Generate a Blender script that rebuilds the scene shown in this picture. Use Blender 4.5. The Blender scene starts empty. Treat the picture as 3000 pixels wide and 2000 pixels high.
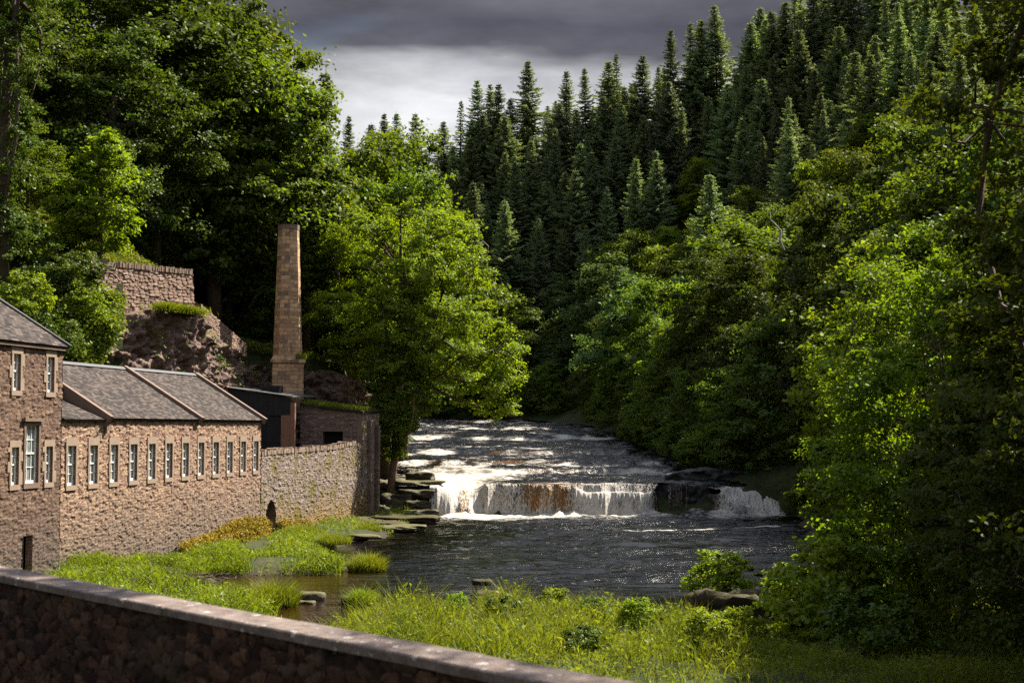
import bpy, math, random
import numpy as np
from mathutils import Vector
S = bpy.context.scene
COL = S.collection
PI = math.pi
R = math.radians

# ---------------------------------------------------------------- camera, sky, sun, exposure
CAMZ = 6.6
FPX = 4167.0
PITCH = math.atan(253 / FPX)
cd = bpy.data.cameras.new('camera'); cam = bpy.data.objects.new('camera', cd); COL.objects.link(cam)
cd.sensor_width = 36; cd.lens = 50.0; cd.clip_end = 3000; cd.clip_start = 0.2
cam.location = (0, 0, CAMZ); cam.rotation_euler = (PI / 2 + PITCH, 0, 0)
cd.dof.use_dof = True; cd.dof.focus_distance = 95; cd.dof.aperture_fstop = 2.4
S.camera = cam
SUN_AZ, SUN_EL = R(47), R(50)
sv = Vector((math.sin(SUN_AZ) * math.cos(SUN_EL), math.cos(SUN_AZ) * math.cos(SUN_EL), math.sin(SUN_EL)))
sl = bpy.data.lights.new('sun', 'SUN'); sl.energy = 5.0; sl.angle = R(0.55); sl.color = (1.0, 0.93, 0.80)
so = bpy.data.objects.new('sun', sl); COL.objects.link(so); so.rotation_euler = sv.to_track_quat('Z', 'Y').to_euler(); so.location = (60, 40, 120)
S.view_settings.view_transform = 'Standard'; S.view_settings.look = 'None'
S.view_settings.exposure = 1.72; S.view_settings.gamma = 1.0; S.view_settings.use_curve_mapping = False
try:
    S.cycles.max_bounces = 6; S.cycles.diffuse_bounces = 3; S.cycles.glossy_bounces = 3; S.cycles.transmission_bounces = 4
    S.cycles.caustics_reflective = False; S.cycles.caustics_refractive = False
    S.cycles.sample_clamp_indirect = 4.0; S.cycles.sample_clamp_direct = 2.2
    S.cycles.use_denoising = False
except Exception:
    pass


# ---------------------------------------------------------------- node helpers
class NT:
    def __init__(s, tree):
        s.t = tree; s.n = tree.nodes; s.l = tree.links

    def add(s, typ, ins=None, **props):
        n = s.n.new(typ)
        for k, v in props.items():
            setattr(n, k, v)
        for k, v in (ins or {}).items():
            sk = n.inputs[k]
            if isinstance(v, bpy.types.NodeSocket):
                s.l.new(v, sk)
            else:
                if hasattr(sk.default_value, '__len__') and not isinstance(sk.default_value, str):
                    v = tuple(v)
                    if len(sk.default_value) == 4 and len(v) == 3: v = v + (1,)
                sk.default_value = v
        return n

    def math(s, op, a, b=0.0, clamp=False):
        n = s.add('ShaderNodeMath', {0: a, 1: b}, operation=op); n.use_clamp = clamp
        return n.outputs[0]

    def mix(s, f, a, b, blend='MIX'):
        n = s.n.new('ShaderNodeMix'); n.data_type = 'RGBA'; n.blend_type = blend
        for sk, v in ((n.inputs['Factor'], f), (n.inputs[6], a), (n.inputs[7], b)):
            if isinstance(v, bpy.types.NodeSocket): s.l.new(v, sk)
            elif isinstance(v, (int, float)): sk.default_value = v
            else: sk.default_value = tuple(v) + ((1,) if len(v) == 3 else ())
        return n.outputs[2]

    def ramp(s, f, pts, interp='LINEAR'):
        n = s.n.new('ShaderNodeValToRGB'); cr = n.color_ramp; cr.interpolation = interp
        while len(cr.elements) < len(pts): cr.elements.new(0.5)
        for e, (p, c) in zip(cr.elements, pts):
            e.position = p
            e.color = (c, c, c, 1) if isinstance(c, (int, float)) else tuple(c) + (1,)
        s.l.new(f, n.inputs[0])
        return n.outputs[0]

    def noise(s, vec, scale, detail=4, rough=0.55, out=0, dist=0.0):
        n = s.add('ShaderNodeTexNoise', {'Scale': scale, 'Detail': detail, 'Roughness': rough, 'Distortion': dist})
        if vec is not None: s.l.new(vec, n.inputs['Vector'])
        return n.outputs[out]

    def maprange(s, v, a, b, c=0.0, d=1.0):
        return s.add('ShaderNodeMapRange', {0: v, 1: a, 2: b, 3: c, 4: d}).outputs[0]

    def comb(s, x, y, z):
        return s.add('ShaderNodeCombineXYZ', {0: x, 1: y, 2: z}).outputs[0]

    def bump(s, h, strength=0.5, dist=0.1, normal=None):
        d = {'Height': h, 'Strength': strength, 'Distance': dist}
        if normal is not None: d['Normal'] = normal
        return s.add('ShaderNodeBump', d).outputs[0]


def new_mat(name):
    m = bpy.data.materials.new(name); m.use_nodes = True
    nt = NT(m.node_tree); nt.n.clear()
    out = nt.n.new('ShaderNodeOutputMaterial')
    return m, nt, out


def principled(nt, out, **ins):
    p = nt.add('ShaderNodeBsdfPrincipled', ins); nt.l.new(p.outputs[0], out.inputs[0]); return p


# world: Nishita sky seen between broken grey cloud
w = bpy.data.worlds.new('World'); S.world = w; w.use_nodes = True
nt = NT(w.node_tree); nt.n.clear()
wo = nt.n.new('ShaderNodeOutputWorld'); bg = nt.n.new('ShaderNodeBackground'); nt.l.new(bg.outputs[0], wo.inputs[0])
bg.inputs[1].default_value = 0.1
sky = nt.n.new('ShaderNodeTexSky'); sky.sky_type = 'NISHITA'; sky.sun_disc = False; sky.sun_elevation = SUN_EL; sky.sun_rotation = SUN_AZ
tc = nt.n.new('ShaderNodeTexCoord')
sx = nt.add('ShaderNodeSeparateXYZ', {0: tc.outputs['Generated']})
st = nt.comb(sx.outputs[0], nt.math('MULTIPLY', sx.outputs[1], 1.0), nt.math('MULTIPLY', sx.outputs[2], 3.2))
n1 = nt.noise(st, 3.0, 5, 0.5, dist=0.3); n2 = nt.noise(st, 9.0, 5, 0.55); n3 = nt.noise(st, 5.0, 4, 0.5)
e = nt.math('ADD', sx.outputs[2], nt.math('MULTIPLY', nt.math('SUBTRACT', n1, 0.5), 0.10))
e = nt.math('ADD', e, nt.math('MULTIPLY', nt.math('SUBTRACT', n2, 0.5), 0.025))
# the cloud base tilts down towards the right
e = nt.math('ADD', e, nt.math('MULTIPLY', sx.outputs[0], 0.10))
band = nt.ramp(e, [(0.0, (1.1, 1.15, 1.25)), (0.15, (2.1, 2.12, 2.2)), (0.222, (2.1, 2.12, 2.2)), (0.240, (1.35, 1.37, 1.46)), (0.254, (0.36, 0.37, 0.44)), (0.272, (0.27, 0.28, 0.36)), (0.298, (0.48, 0.49, 0.57)), (0.37, (1.0, 1.03, 1.15)), (0.55, (2.7, 2.85, 3.1)), (1.0, (3.4, 3.6, 3.95))])
tex = nt.ramp(nt.math('ADD', nt.math('MULTIPLY', n3, 0.6), nt.math('MULTIPLY', nt.noise(st, 13.0, 6, 0.62), 0.4)), [(0.32, 0.5), (0.5, 1.0), (0.68, 1.45)])
cl = nt.mix(1.0, band, tex, 'MULTIPLY')
gap = nt.ramp(nt.math('ADD', nt.noise(st, 1.6, 3, 0.5), nt.math('MULTIPLY', nt.math('SUBTRACT', sx.outputs[2], 0.55), 0.6)), [(0.52, 0.0), (0.70, 0.6)])
nt.l.new(nt.mix(gap, cl, sky.outputs[0]), bg.inputs[0])


# ---------------------------------------------------------------- object helpers
def tag(o, label=None, cat=None, group=None, kind=None):
    if label: o['label'] = label
    if cat: o['category'] = cat
    if group: o['group'] = group
    if kind: o['kind'] = kind
    return o


def empty(name, loc=(0, 0, 0), rz=0.0, label=None, cat=None, group=None):
    o = bpy.data.objects.new(name, None); COL.objects.link(o); o.location = loc; o.rotation_euler = (0, 0, rz)
    o.empty_display_size = 0.3
    return tag(o, label, cat, group)


def mesh_obj(name, V, F, mat, parent=None, smooth=False, attrs=None, uv=None):
    """V (n,3) array; F a list of index lists or an (m,k) int array."""
    me = bpy.data.meshes.new(name)
    V = np.asarray(V, np.float32).reshape(-1, 3)
    if isinstance(F, np.ndarray):
        m, k = F.shape
        me.vertices.add(len(V)); me.vertices.foreach_set('co', V.ravel())
        me.loops.add(m * k); me.loops.foreach_set('vertex_index', F.astype(np.int32).ravel())
        me.polygons.add(m); me.polygons.foreach_set('loop_start', np.arange(0, m * k, k, dtype=np.int32))
        me.update(calc_edges=True)
    else:
        me.from_pydata([tuple(map(float, v)) for v in V], [], [tuple(map(int, f)) for f in F]); me.update()
    if smooth: me.polygons.foreach_set('use_smooth', np.ones(len(me.polygons), bool))
    for an, av in (attrs or {}).items():
        a = me.attributes.new(an, 'FLOAT', 'POINT'); a.data.foreach_set('value', np.asarray(av, np.float32).ravel())
    if uv is not None:
        l = me.uv_layers.new(name='UVMap'); vi = np.zeros(len(me.loops), np.int32); me.loops.foreach_get('vertex_index', vi)
        l.data.foreach_set('uv', np.asarray(uv, np.float32)[vi].ravel())
    if mat: me.materials.append(mat)
    o = bpy.data.objects.new(name, me); COL.objects.link(o)
    if parent: o.parent = parent
    return o


class MB:
    def __init__(s): s.V = []; s.F = []; s.n = 0

    def add(s, V, F):
        s.V.extend([tuple(v) for v in V]); s.F.extend([tuple(i + s.n for i in f) for f in F]); s.n += len(V)

    def quad(s, a, b, c, d): s.add([a, b, c, d], [(0, 1, 2, 3)])

    def box(s, x0, x1, y0, y1, z0, z1, jit=0.0, rng=None):
        V = [(x, y, z) for z in (z0, z1) for y in (y0, y1) for x in (x0, x1)]
        if jit: V = [tuple(c + rng.uniform(-jit, jit) for c in v) for v in V]
        s.add(V, [(0, 2, 3, 1), (4, 5, 7, 6), (0, 1, 5, 4), (2, 6, 7, 3), (0, 4, 6, 2), (1, 3, 7, 5)])

    def tube(s, pts, rad, n=7, cap=True):
        pts = [Vector(p) for p in pts]; V = []; F = []
        for i, p in enumerate(pts):
            t = (pts[min(i + 1, len(pts) - 1)] - pts[max(i - 1, 0)])
            if t.length < 1e-6: t = Vector((0, 0, 1))
            t.normalize()
            a = t.cross(Vector((0.31, 0.17, 0.93)));
            if a.length < 1e-3: a = t.cross(Vector((1, 0, 0)))
            a.normalize(); b = t.cross(a)
            for k in range(n):
                th = 2 * PI * k / n
                V.append(p + (a * math.cos(th) + b * math.sin(th)) * rad[i])
        for i in range(len(pts) - 1):
            for k in range(n):
                F.append((i * n + k, i * n + (k + 1) % n, (i + 1) * n + (k + 1) % n, (i + 1) * n + k))
        if cap: F.append(tuple(range(n - 1, -1, -1))); F.append(tuple((len(pts) - 1) * n + k for k in range(n)))
        s.add(V, F)

    def build(s, name, mat, parent=None, smooth=False):
        return mesh_obj(name, s.V, s.F, mat, parent, smooth)


def copy_tree(o, parent=None):
    c = o.copy(); COL.objects.link(c)
    if parent: c.parent = parent
    for ch in list(o.children): copy_tree(ch, c)
    return c


# ---------------------------------------------------------------- numpy noise and projections
def _h(ix, iy, s):
    x = (ix.astype(np.int64) * 374761393 + iy.astype(np.int64) * 668265263 + s * 1274126177) & 0xffffffff
    x = ((x ^ (x >> 13)) * 1274126177) & 0xffffffff
    return ((x ^ (x >> 16)) & 0xffff) / 65535.0


def vnoise(x, y, s=0):
    x = np.asarray(x, float); y = np.asarray(y, float)
    ix = np.floor(x); iy = np.floor(y); fx = x - ix; fy = y - iy
    fx = fx * fx * (3 - 2 * fx); fy = fy * fy * (3 - 2 * fy)
    a = _h(ix, iy, s); b = _h(ix + 1, iy, s); c = _h(ix, iy + 1, s); d = _h(ix + 1, iy + 1, s)
    return (a + (b - a) * fx) * (1 - fy) + (c + (d - c) * fx) * fy


def fbm(x, y, o=4, s=0):
    r = 0; a = 0.5
    for k in range(o):
        r = r + a * (vnoise(x * 2 ** k, y * 2 ** k, s + k) - 0.5); a *= 0.5
    return r


def worley(u, v, s=0, jit=0.85):
    """returns (cell id 0..1, F2-F1) for a jittered grid of unit cells"""
    iu = np.floor(u); iv = np.floor(v); d1 = np.full(u.shape, 9.); d2 = np.full(u.shape, 9.); cid = np.zeros(u.shape)
    for a in (-1, 0, 1):
        for b in (-1, 0, 1):
            cu = iu + a; cv = iv + b
            px = cu + 0.5 + (_h(cu, cv, s) - 0.5) * jit; py = cv + 0.5 + (_h(cu, cv, s + 7) - 0.5) * jit
            d = ((px - u) ** 4 + (py - v) ** 4) ** 0.25; i = _h(cu, cv, s + 13)
            nearer = d < d1
            d2 = np.where(nearer, d1, np.minimum(d2, d)); cid = np.where(nearer, i, cid); d1 = np.where(nearer, d, d1)
    return cid, d2 - d1


CT, ST = math.cos(PITCH), math.sin(PITCH)


def at(px, py, Y):
    """point of the place seen at a photograph pixel, Y metres ahead of the camera"""
    a = (px - 1500) / FPX; b = -(py - 1000) / FPX
    d = (a, CT - b * ST, ST + b * CT); t = Y / d[1]
    return (d[0] * t, Y, CAMZ + d[2] * t)


def pl_dist(P, X, Y):
    """signed distance to an open polyline, positive on its right-hand side, and the nearest point's Y"""
    best = np.full(X.shape, 1e9); sg = np.zeros(X.shape)
    for (x0, y0), (x1, y1) in zip(P[:-1], P[1:]):
        dx, dy = x1 - x0, y1 - y0; L2 = dx * dx + dy * dy
        t = np.clip(((X - x0) * dx + (Y - y0) * dy) / L2, 0, 1)
        d = np.hypot(X - x0 - t * dx, Y - y0 - t * dy)
        c = dx * (Y - y0) - dy * (X - x0)
        m = d < best - 1e-9
        sg = np.where(m, np.where(c < 0, 1.0, -1.0), sg); best = np.where(m, d, best)
    return best * sg


def poly_dist(P, X, Y):
    """signed distance to a closed polygon, positive inside"""
    best = np.full(X.shape, 1e9); ins = np.zeros(X.shape, bool); n = len(P)
    for i in range(n):
        x0, y0 = P[i]; x1, y1 = P[(i + 1) % n]; dx, dy = x1 - x0, y1 - y0; L2 = dx * dx + dy * dy
        t = np.clip(((X - x0) * dx + (Y - y0) * dy) / L2, 0, 1)
        best = np.minimum(best, np.hypot(X - x0 - t * dx, Y - y0 - t * dy))
        with np.errstate(divide='ignore', invalid='ignore'):
            cr = ((y0 > Y) != (y1 > Y)) & (X < dx * (Y - y0) / (dy if dy else 1e-9) + x0)
        ins ^= cr
    return np.where(ins, best, -best)


def facets(u, v, s=0, tilt=1.0):
    """broken rock: every jittered cell is a plane of its own height and tilt"""
    iu = np.floor(u); iv = np.floor(v); d1 = np.full(u.shape, 9.); r = np.zeros(u.shape)
    for a in (-1, 0, 1):
        for b in (-1, 0, 1):
            cu = iu + a; cv = iv + b
            px = cu + 0.5 + (_h(cu, cv, s) - 0.5) * 0.95; py = cv + 0.5 + (_h(cu, cv, s + 7) - 0.5) * 0.95
            d = np.abs(px - u) + np.abs(py - v) * 0.8
            val = (_h(cu, cv, s + 13) - 0.5) + tilt * ((u - px) * (_h(cu, cv, s + 17) - 0.5) + (v - py) * (_h(cu, cv, s + 19) - 0.5)) * 2
            m = d < d1; r = np.where(m, val, r); d1 = np.where(m, d, d1)
    return r


# ---------------------------------------------------------------- the lie of the land
RIGHT = [(40, 40), (9, 46.5), (12.5, 61), (18, 90), (21, 106), (16.5, 111), (14.5, 135), (13, 165), (11, 190), (4, 206), (-10, 215), (-30, 222), (-90, 236)]
LEFTB = [(-90, 206), (-30, 205), (-16, 195), (-12, 165), (-10.6, 138), (-9.2, 122), (-9.0, 108), (-10, 104)]
CLIFF = [(-60, 40), (-45, 56), (-34, 77), (-26.8, 88), (-22.2, 97.2), (-23.0, 99), (-20.8, 110), (-12.5, 112.5), (-11.8, 118)]
BANK_L = [(-16, 36), (-9.4, 45), (-8.0, 50.4), (-10.6, 52), (-11.8, 55), (-12.6, 58), (-13.6, 64), (-7.6, 64.4), (-8.2, 70), (-10.2, 75.5), (-9.4, 82), (-7.6, 87), (-6.9, 99), (-5.4, 106.4), (-11, 110), (-24, 50)]
BANK_N = [(-5.0, 45.3), (-3, 47.2), (0, 47.4), (3.8, 47.2), (5.0, 45.2), (7, 45.5), (10, 48), (40, 60), (40, 20), (-7, 20), (-6, 40)]
WY = [0, 107.5, 108.4, 119.4, 120.2, 126.5, 127.6, 139, 141, 163, 165.5, 184, 186.5, 212, 260]
WZ = [0, 0, 2.42, 2.75, 3.12, 3.3, 3.68, 3.95, 4.4, 5.25, 5.75, 6.35, 6.8, 7.9, 8.2]
UX, UY = 0.187, 0.982          # the mill's river wall runs this way
OX, OY = -18.74, 59.28


def zw(Y): return np.interp(Y, WY, WZ)


def terrain(X, Y):
    X = np.asarray(X, float); Y = np.asarray(Y, float)
    z = zw(Y) - 1.1
    rough = fbm(X / 9, Y / 9, 4, 3)
    # right bank and the far hillside
    d = -pl_dist(RIGHT[::-1], X, Y)
    d = np.where((Y < 44) & (X < 9), -1.0, d)
    hr = zw(Y) - 0.2 + np.where(d < 4, d * 0.45, 1.8 + (d - 4) * 0.88) + rough * 2.5
    hr = np.minimum(hr, 40 + 0.5 * np.clip(X + 20, 0, 70) + rough * 4)
    z = np.where(d > -1.5, np.maximum(z, np.where(d > 0, hr, zw(Y) - 0.2 + d * 0.6)), z)
    # left bank upstream of the mill
    dl = pl_dist(LEFTB, X, Y)
    dl = np.where((X < -9) & (Y <= 112), 99 * 0 - 1, dl)
    hl = zw(Y) - 0.1 + np.where(dl < 5, dl * 0.6, 3 + (dl - 5) * 0.8) + rough * 2.5
    hl = np.minimum(hl, 42 + rough * 3)
    z = np.where((dl > 0) & (X < 0), np.maximum(z, hl), z)
    # mill yard, cliff, hill behind
    v = (X - OX) * UY - (Y - OY) * UX           # distance river-wards of the wall line
    u = (X - OX) * UX + (Y - OY) * UY
    yard = (v < -1.7) & (Y < 113) & (u < 49)
    z = np.where(yard, np.maximum(z, 4.6), z)
    dc = -pl_dist(CLIFF, X, Y)
    top = np.interp(Y, [40, 80, 88, 95, 98, 104, 112, 118], [15, 16.2, 16.6, 16.8, 16.2, 14.6, 12.2, 9.8])
    hc = top + np.clip(dc - 1, 0, 6) * 0.75 + np.clip(dc - 7, 0, None) * 0.5 + rough * 2 * np.clip(dc / 6, 0, 1)
    hc = np.minimum(hc, 42 + rough * 3)
    z = np.where((dc > 0.6) & (Y < 121) & (X < -9), np.maximum(z, hc), z)
    # low banks
    for P, sl_, top_ in ((BANK_L, 0.28, 0.42), (BANK_N, 0.30, 0.75)):
        b = poly_dist(P, X, Y)
        z = np.where((b > -1.2) & (~yard), np.maximum(z, np.minimum(-0.02 + b * sl_, top_) + fbm(X / 2, Y / 2, 3, 9) * 0.25), z)
    # ground on the camera's side of the parapet
    pw = (X + 6.03) * 0.757 + (Y - 16.75) * 0.654
    z = np.where(pw < -0.2, 3.4, z)
    return z


def tz(x, y): return float(terrain(np.array([x]), np.array([y]))[0])


# ---------------------------------------------------------------- materials
def mat_plain(name, col, rough=0.8, var=0.25, scale=6.0, bump=0.3, spec=0.3, metallic=0.0):
    m, nt, out = new_mat(name)
    tc = nt.n.new('ShaderNodeTexCoord'); v = tc.outputs['Object']
    n = nt.noise(v, scale, 6, 0.6); n2 = nt.noise(v, scale * 6, 3, 0.6)
    f = nt.ramp(nt.math('ADD', nt.math('MULTIPLY', n, 0.7), nt.math('MULTIPLY', n2, 0.3)), [(0.3, 1 - var), (0.7, 1 + var)])
    c = nt.mix(1.0, col, f, 'MULTIPLY')
    principled(nt, out, **{'Base Color': c, 'Roughness': rough, 'Specular IOR Level': spec, 'Metallic': metallic, 'Normal': nt.bump(n2, bump, 0.02)})
    return m


def mat_masonry(name, cols, mortar, su=2.4, sv_=5.0, bump=0.9, bdist=0.05, stain=0.5, moss=0.0, moss_col=(0.16, 0.13, 0.02), low_dark=None, seed=0.0, edge=0.09, coord='Object', attr=True):
    """coursed rubble; the texture runs along x+y and up z of the object"""
    m, nt, out = new_mat(name)
    tc = nt.n.new('ShaderNodeTexCoord'); s = nt.add('ShaderNodeSeparateXYZ', {0: tc.outputs[coord]})
    u = nt.math('ADD', s.outputs[0], s.outputs[1]); z = s.outputs[2]
    p = nt.comb(u, z, seed)
    wob = nt.noise(p, 1.3, 3, 0.5, out=1)
    wv = nt.add('ShaderNodeVectorMath', {0: wob, 1: (0.5, 0.5, 0.5)}, operation='SUBTRACT').outputs[0]
    wv = nt.add('ShaderNodeVectorMath', {0: wv, 'Scale': 0.16}, operation='SCALE').outputs[0]
    q = nt.add('ShaderNodeVectorMath', {0: p, 1: wv}, operation='ADD').outputs[0]
    fw_ = nt.add('ShaderNodeVectorMath', {0: nt.noise(p, 9.0, 2, 0.5, out=1), 'Scale': 0.035}, operation='SCALE').outputs[0]
    q = nt.add('ShaderNodeVectorMath', {0: q, 1: fw_}, operation='ADD').outputs[0]
    br = nt.add('ShaderNodeTexBrick', {'Vector': q, 'Color1': (0, 0, 0), 'Color2': (1, 1, 1), 'Mortar': (0.5, 0.5, 0.5), 'Scale': 1.0, 'Mortar Size': edge * 0.22, 'Mortar Smooth': 0.6, 'Brick Width': 0.72 / su, 'Row Height': 0.72 / sv_, 'Bias': 0.0}, squash=1.6, squash_frequency=3, offset=0.37)
    rid = nt.add('ShaderNodeSeparateColor', {0: br.outputs[0]}).outputs[0]
    if attr:
        rid = nt.add('ShaderNodeAttribute', attribute_name='stone').outputs['Fac']
        mort = nt.ramp(nt.add('ShaderNodeAttribute', attribute_name='joint').outputs['Fac'], [(0.0, 1.0), (0.20, 0.0)])
    else: mort = br.outputs['Fac']
    base = nt.ramp(rid, [(i / (len(cols) - 1), c) for i, c in enumerate(cols)])
    fine = nt.noise(p, 14, 5, 0.65); big = nt.noise(p, 0.35, 4, 0.6)
    base = nt.mix(1.0, base, nt.ramp(fine, [(0.25, 0.62), (0.75, 1.38)]), 'MULTIPLY')
    c = nt.mix(nt.math('MULTIPLY', mort, 0.85), base, mortar)
    st = nt.noise(nt.comb(nt.math('MULTIPLY', u, 1.2), nt.math('MULTIPLY', z, 0.25), seed + 3), 1.0, 6, 0.65)
    c = nt.mix(nt.math('MULTIPLY', nt.ramp(st, [(0.5, 0.0), (0.72, 1.0)]), stain), c, (0.055, 0.048, 0.04))
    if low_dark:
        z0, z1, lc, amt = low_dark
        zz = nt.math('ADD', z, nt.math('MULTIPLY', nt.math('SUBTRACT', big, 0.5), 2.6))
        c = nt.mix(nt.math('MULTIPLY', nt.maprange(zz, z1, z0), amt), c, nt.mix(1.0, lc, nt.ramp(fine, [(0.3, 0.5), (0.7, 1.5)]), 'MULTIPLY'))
    if moss:
        mm = nt.noise(nt.comb(nt.math('MULTIPLY', u, 1.4), nt.math('MULTIPLY', z, 0.55), seed + 9), 1.0, 7, 0.7)
        mk = nt.math('MULTIPLY', nt.ramp(mm, [(0.50, 0.0), (0.60, 1.0)]), moss)
        c = nt.mix(mk, c, nt.mix(nt.noise(p, 3.0, 3), moss_col, (0.06, 0.075, 0.015)))
    h = nt.math('ADD', nt.math('SUBTRACT', 1.0, mort), nt.math('MULTIPLY', fine, 0.7))
    h = nt.math('MULTIPLY', fine, 1.0) if attr else nt.math('ADD', h, nt.math('MULTIPLY', rid, 0.5))
    principled(nt, out, **{'Base Color': c, 'Roughness': 0.92, 'Specular IOR Level': 0.15, 'Normal': nt.bump(h, bump, bdist)})
    return m


def mat_leaf(name, c0, c1, c2=None, trans=0.42, tint=(1.25, 1.15, 0.35), gloss=0.025, rough=0.5, obj_var=0.25):
    m, nt, out = new_mat(name)
    g = nt.n.new('ShaderNodeNewGeometry'); oi = nt.n.new('ShaderNodeObjectInfo')
    tc = nt.n.new('ShaderNodeTexCoord')
    n = nt.noise(tc.outputs['Object'], 0.45, 3, 0.5)
    r = nt.math('ADD', nt.math('MULTIPLY', g.outputs['Random Per Island'], 0.55), nt.math('MULTIPLY', nt.math('SUBTRACT', n, 0.22), 0.8))
    c = nt.ramp(r, [(0.05, c0), (0.75, c1), (1.0, c2 or c1)])
    hs = nt.add('ShaderNodeHueSaturation', {'Hue': nt.math('ADD', 0.5, nt.math('MULTIPLY', nt.math('SUBTRACT', oi.outputs['Random'], 0.5), 0.03)),
                                            'Value': nt.math('ADD', 1 - obj_var, nt.math('MULTIPLY', oi.outputs['Random'], obj_var * 2)), 'Color': c}).outputs[0]
    d = nt.add('ShaderNodeBsdfDiffuse', {0: hs}); t = nt.add('ShaderNodeBsdfTranslucent', {0: nt.mix(1.0, hs, tint, 'MULTIPLY')})
    a = nt.add('ShaderNodeMixShader', {0: trans, 1: d.outputs[0], 2: t.outputs[0]})
    gl = nt.add('ShaderNodeBsdfGlossy', {0: (0.55, 0.6, 0.5), 1: rough})
    b = nt.add('ShaderNodeMixShader', {0: gloss, 1: a.outputs[0], 2: gl.outputs[0]})
    nt.l.new(b.outputs[0], out.inputs[0])
    return m


M = {}
M['wing_wall'] = mat_masonry('pink_rubble_stone', [(0.158, 0.086, 0.065), (0.307, 0.192, 0.131), (0.242, 0.149, 0.113), (0.4, 0.277, 0.171), (0.196, 0.124, 0.1), (0.335, 0.23, 0.163)], (0.10, 0.07, 0.052), 2.3, 5.2, 1.0, 0.06, stain=0.35, low_dark=(0.4, 3.9, (0.115, 0.092, 0.075), 0.9), seed=1.0)  # mortar darkened so its colour carries the shadows under the stones
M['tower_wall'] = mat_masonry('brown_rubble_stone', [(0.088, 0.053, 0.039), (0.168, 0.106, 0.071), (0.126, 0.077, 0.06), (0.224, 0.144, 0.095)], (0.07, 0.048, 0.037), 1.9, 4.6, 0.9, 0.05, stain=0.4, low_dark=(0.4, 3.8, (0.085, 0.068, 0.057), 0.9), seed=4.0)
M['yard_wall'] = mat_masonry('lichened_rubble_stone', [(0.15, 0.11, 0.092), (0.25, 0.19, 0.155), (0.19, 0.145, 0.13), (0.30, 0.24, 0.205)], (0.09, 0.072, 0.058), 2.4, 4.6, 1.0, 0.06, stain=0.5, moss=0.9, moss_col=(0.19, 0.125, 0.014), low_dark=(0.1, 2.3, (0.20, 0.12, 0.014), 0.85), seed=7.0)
M['retain_wall'] = mat_masonry('reddish_rubble_stone', [(0.186, 0.115, 0.086), (0.307, 0.206, 0.153), (0.242, 0.158, 0.122), (0.372, 0.259, 0.198)], (0.12, 0.09, 0.075), 1.6, 4.0, 1.2, 0.09, stain=0.35, seed=2.0)
M['shed_wall'] = mat_masonry('dark_rubble_stone', [(0.11, 0.075, 0.07), (0.20, 0.14, 0.12), (0.15, 0.10, 0.095), (0.26, 0.19, 0.15)], (0.10, 0.08, 0.07), 2.2, 5.4, 1.0, 0.05, stain=0.4, seed=11.0)
M['plain_wall'] = mat_masonry('plain_rubble_stone', [(0.13, 0.085, 0.07), (0.24, 0.16, 0.12), (0.18, 0.12, 0.10), (0.30, 0.21, 0.16)], (0.14, 0.11, 0.09), 2.2, 5.0, 0.9, 0.05, stain=0.4, seed=15.0, attr=False)
M['ashlar'] = mat_plain('dressed_sandstone', (0.25, 0.18, 0.13), 0.85, 0.18, 2.5, 0.3)
M['ashlar_dim'] = mat_plain('dressed_brown_sandstone', (0.15, 0.10, 0.075), 0.85, 0.2, 2.5, 0.3)
M['white'] = mat_plain('white_window_paint', (0.72, 0.72, 0.70), 0.5, 0.06, 3, 0.05)
M['lead'] = mat_plain('grey_lead', (0.075, 0.075, 0.08), 0.75, 0.15, 3, 0.1)
M['black_wood'] = mat_plain('black_tarred_boards', (0.012, 0.013, 0.018), 0.6, 0.5, 2.0, 0.4)
M['coping'] = mat_plain('rough_coping_stone', (0.21, 0.15, 0.11), 0.92, 0.4, 2.5, 0.8)
M['dark'] = mat_plain('unlit_interior', (0.006, 0.006, 0.006), 1.0, 0.1)
M['bark'] = mat_plain('bark', (0.07, 0.048, 0.034), 0.95, 0.4, 3.0, 0.9)
M['bark_red'] = mat_plain('reddish_bark', (0.15, 0.085, 0.055), 0.95, 0.35, 3.0, 0.9)
M['bark_pale'] = mat_plain('pale_bark', (0.26, 0.22, 0.17), 0.9, 0.3, 3.0, 0.5)
M['wood_grey'] = mat_plain('weathered_timber', (0.16, 0.12, 0.09), 0.9, 0.3, 4.0, 0.4)
M['brick'] = mat_plain('red_brick', (0.22, 0.11, 0.075), 0.9, 0.3, 5.0, 0.5)


def mat_glass():
    m, nt, out = new_mat('old_window_glass')
    tc = nt.n.new('ShaderNodeTexCoord')
    n = nt.noise(tc.outputs['Object'], 1.1, 2, 0.5)
    c = nt.ramp(n, [(0.35, (0.13, 0.145, 0.14)), (0.65, (0.36, 0.38, 0.365))])
    principled(nt, out, **{'Base Color': c, 'Roughness': 0.12, 'Specular IOR Level': 0.7, 'Normal': nt.bump(n, 0.2, 0.02)})
    return m


M['glass'] = mat_glass()


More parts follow.
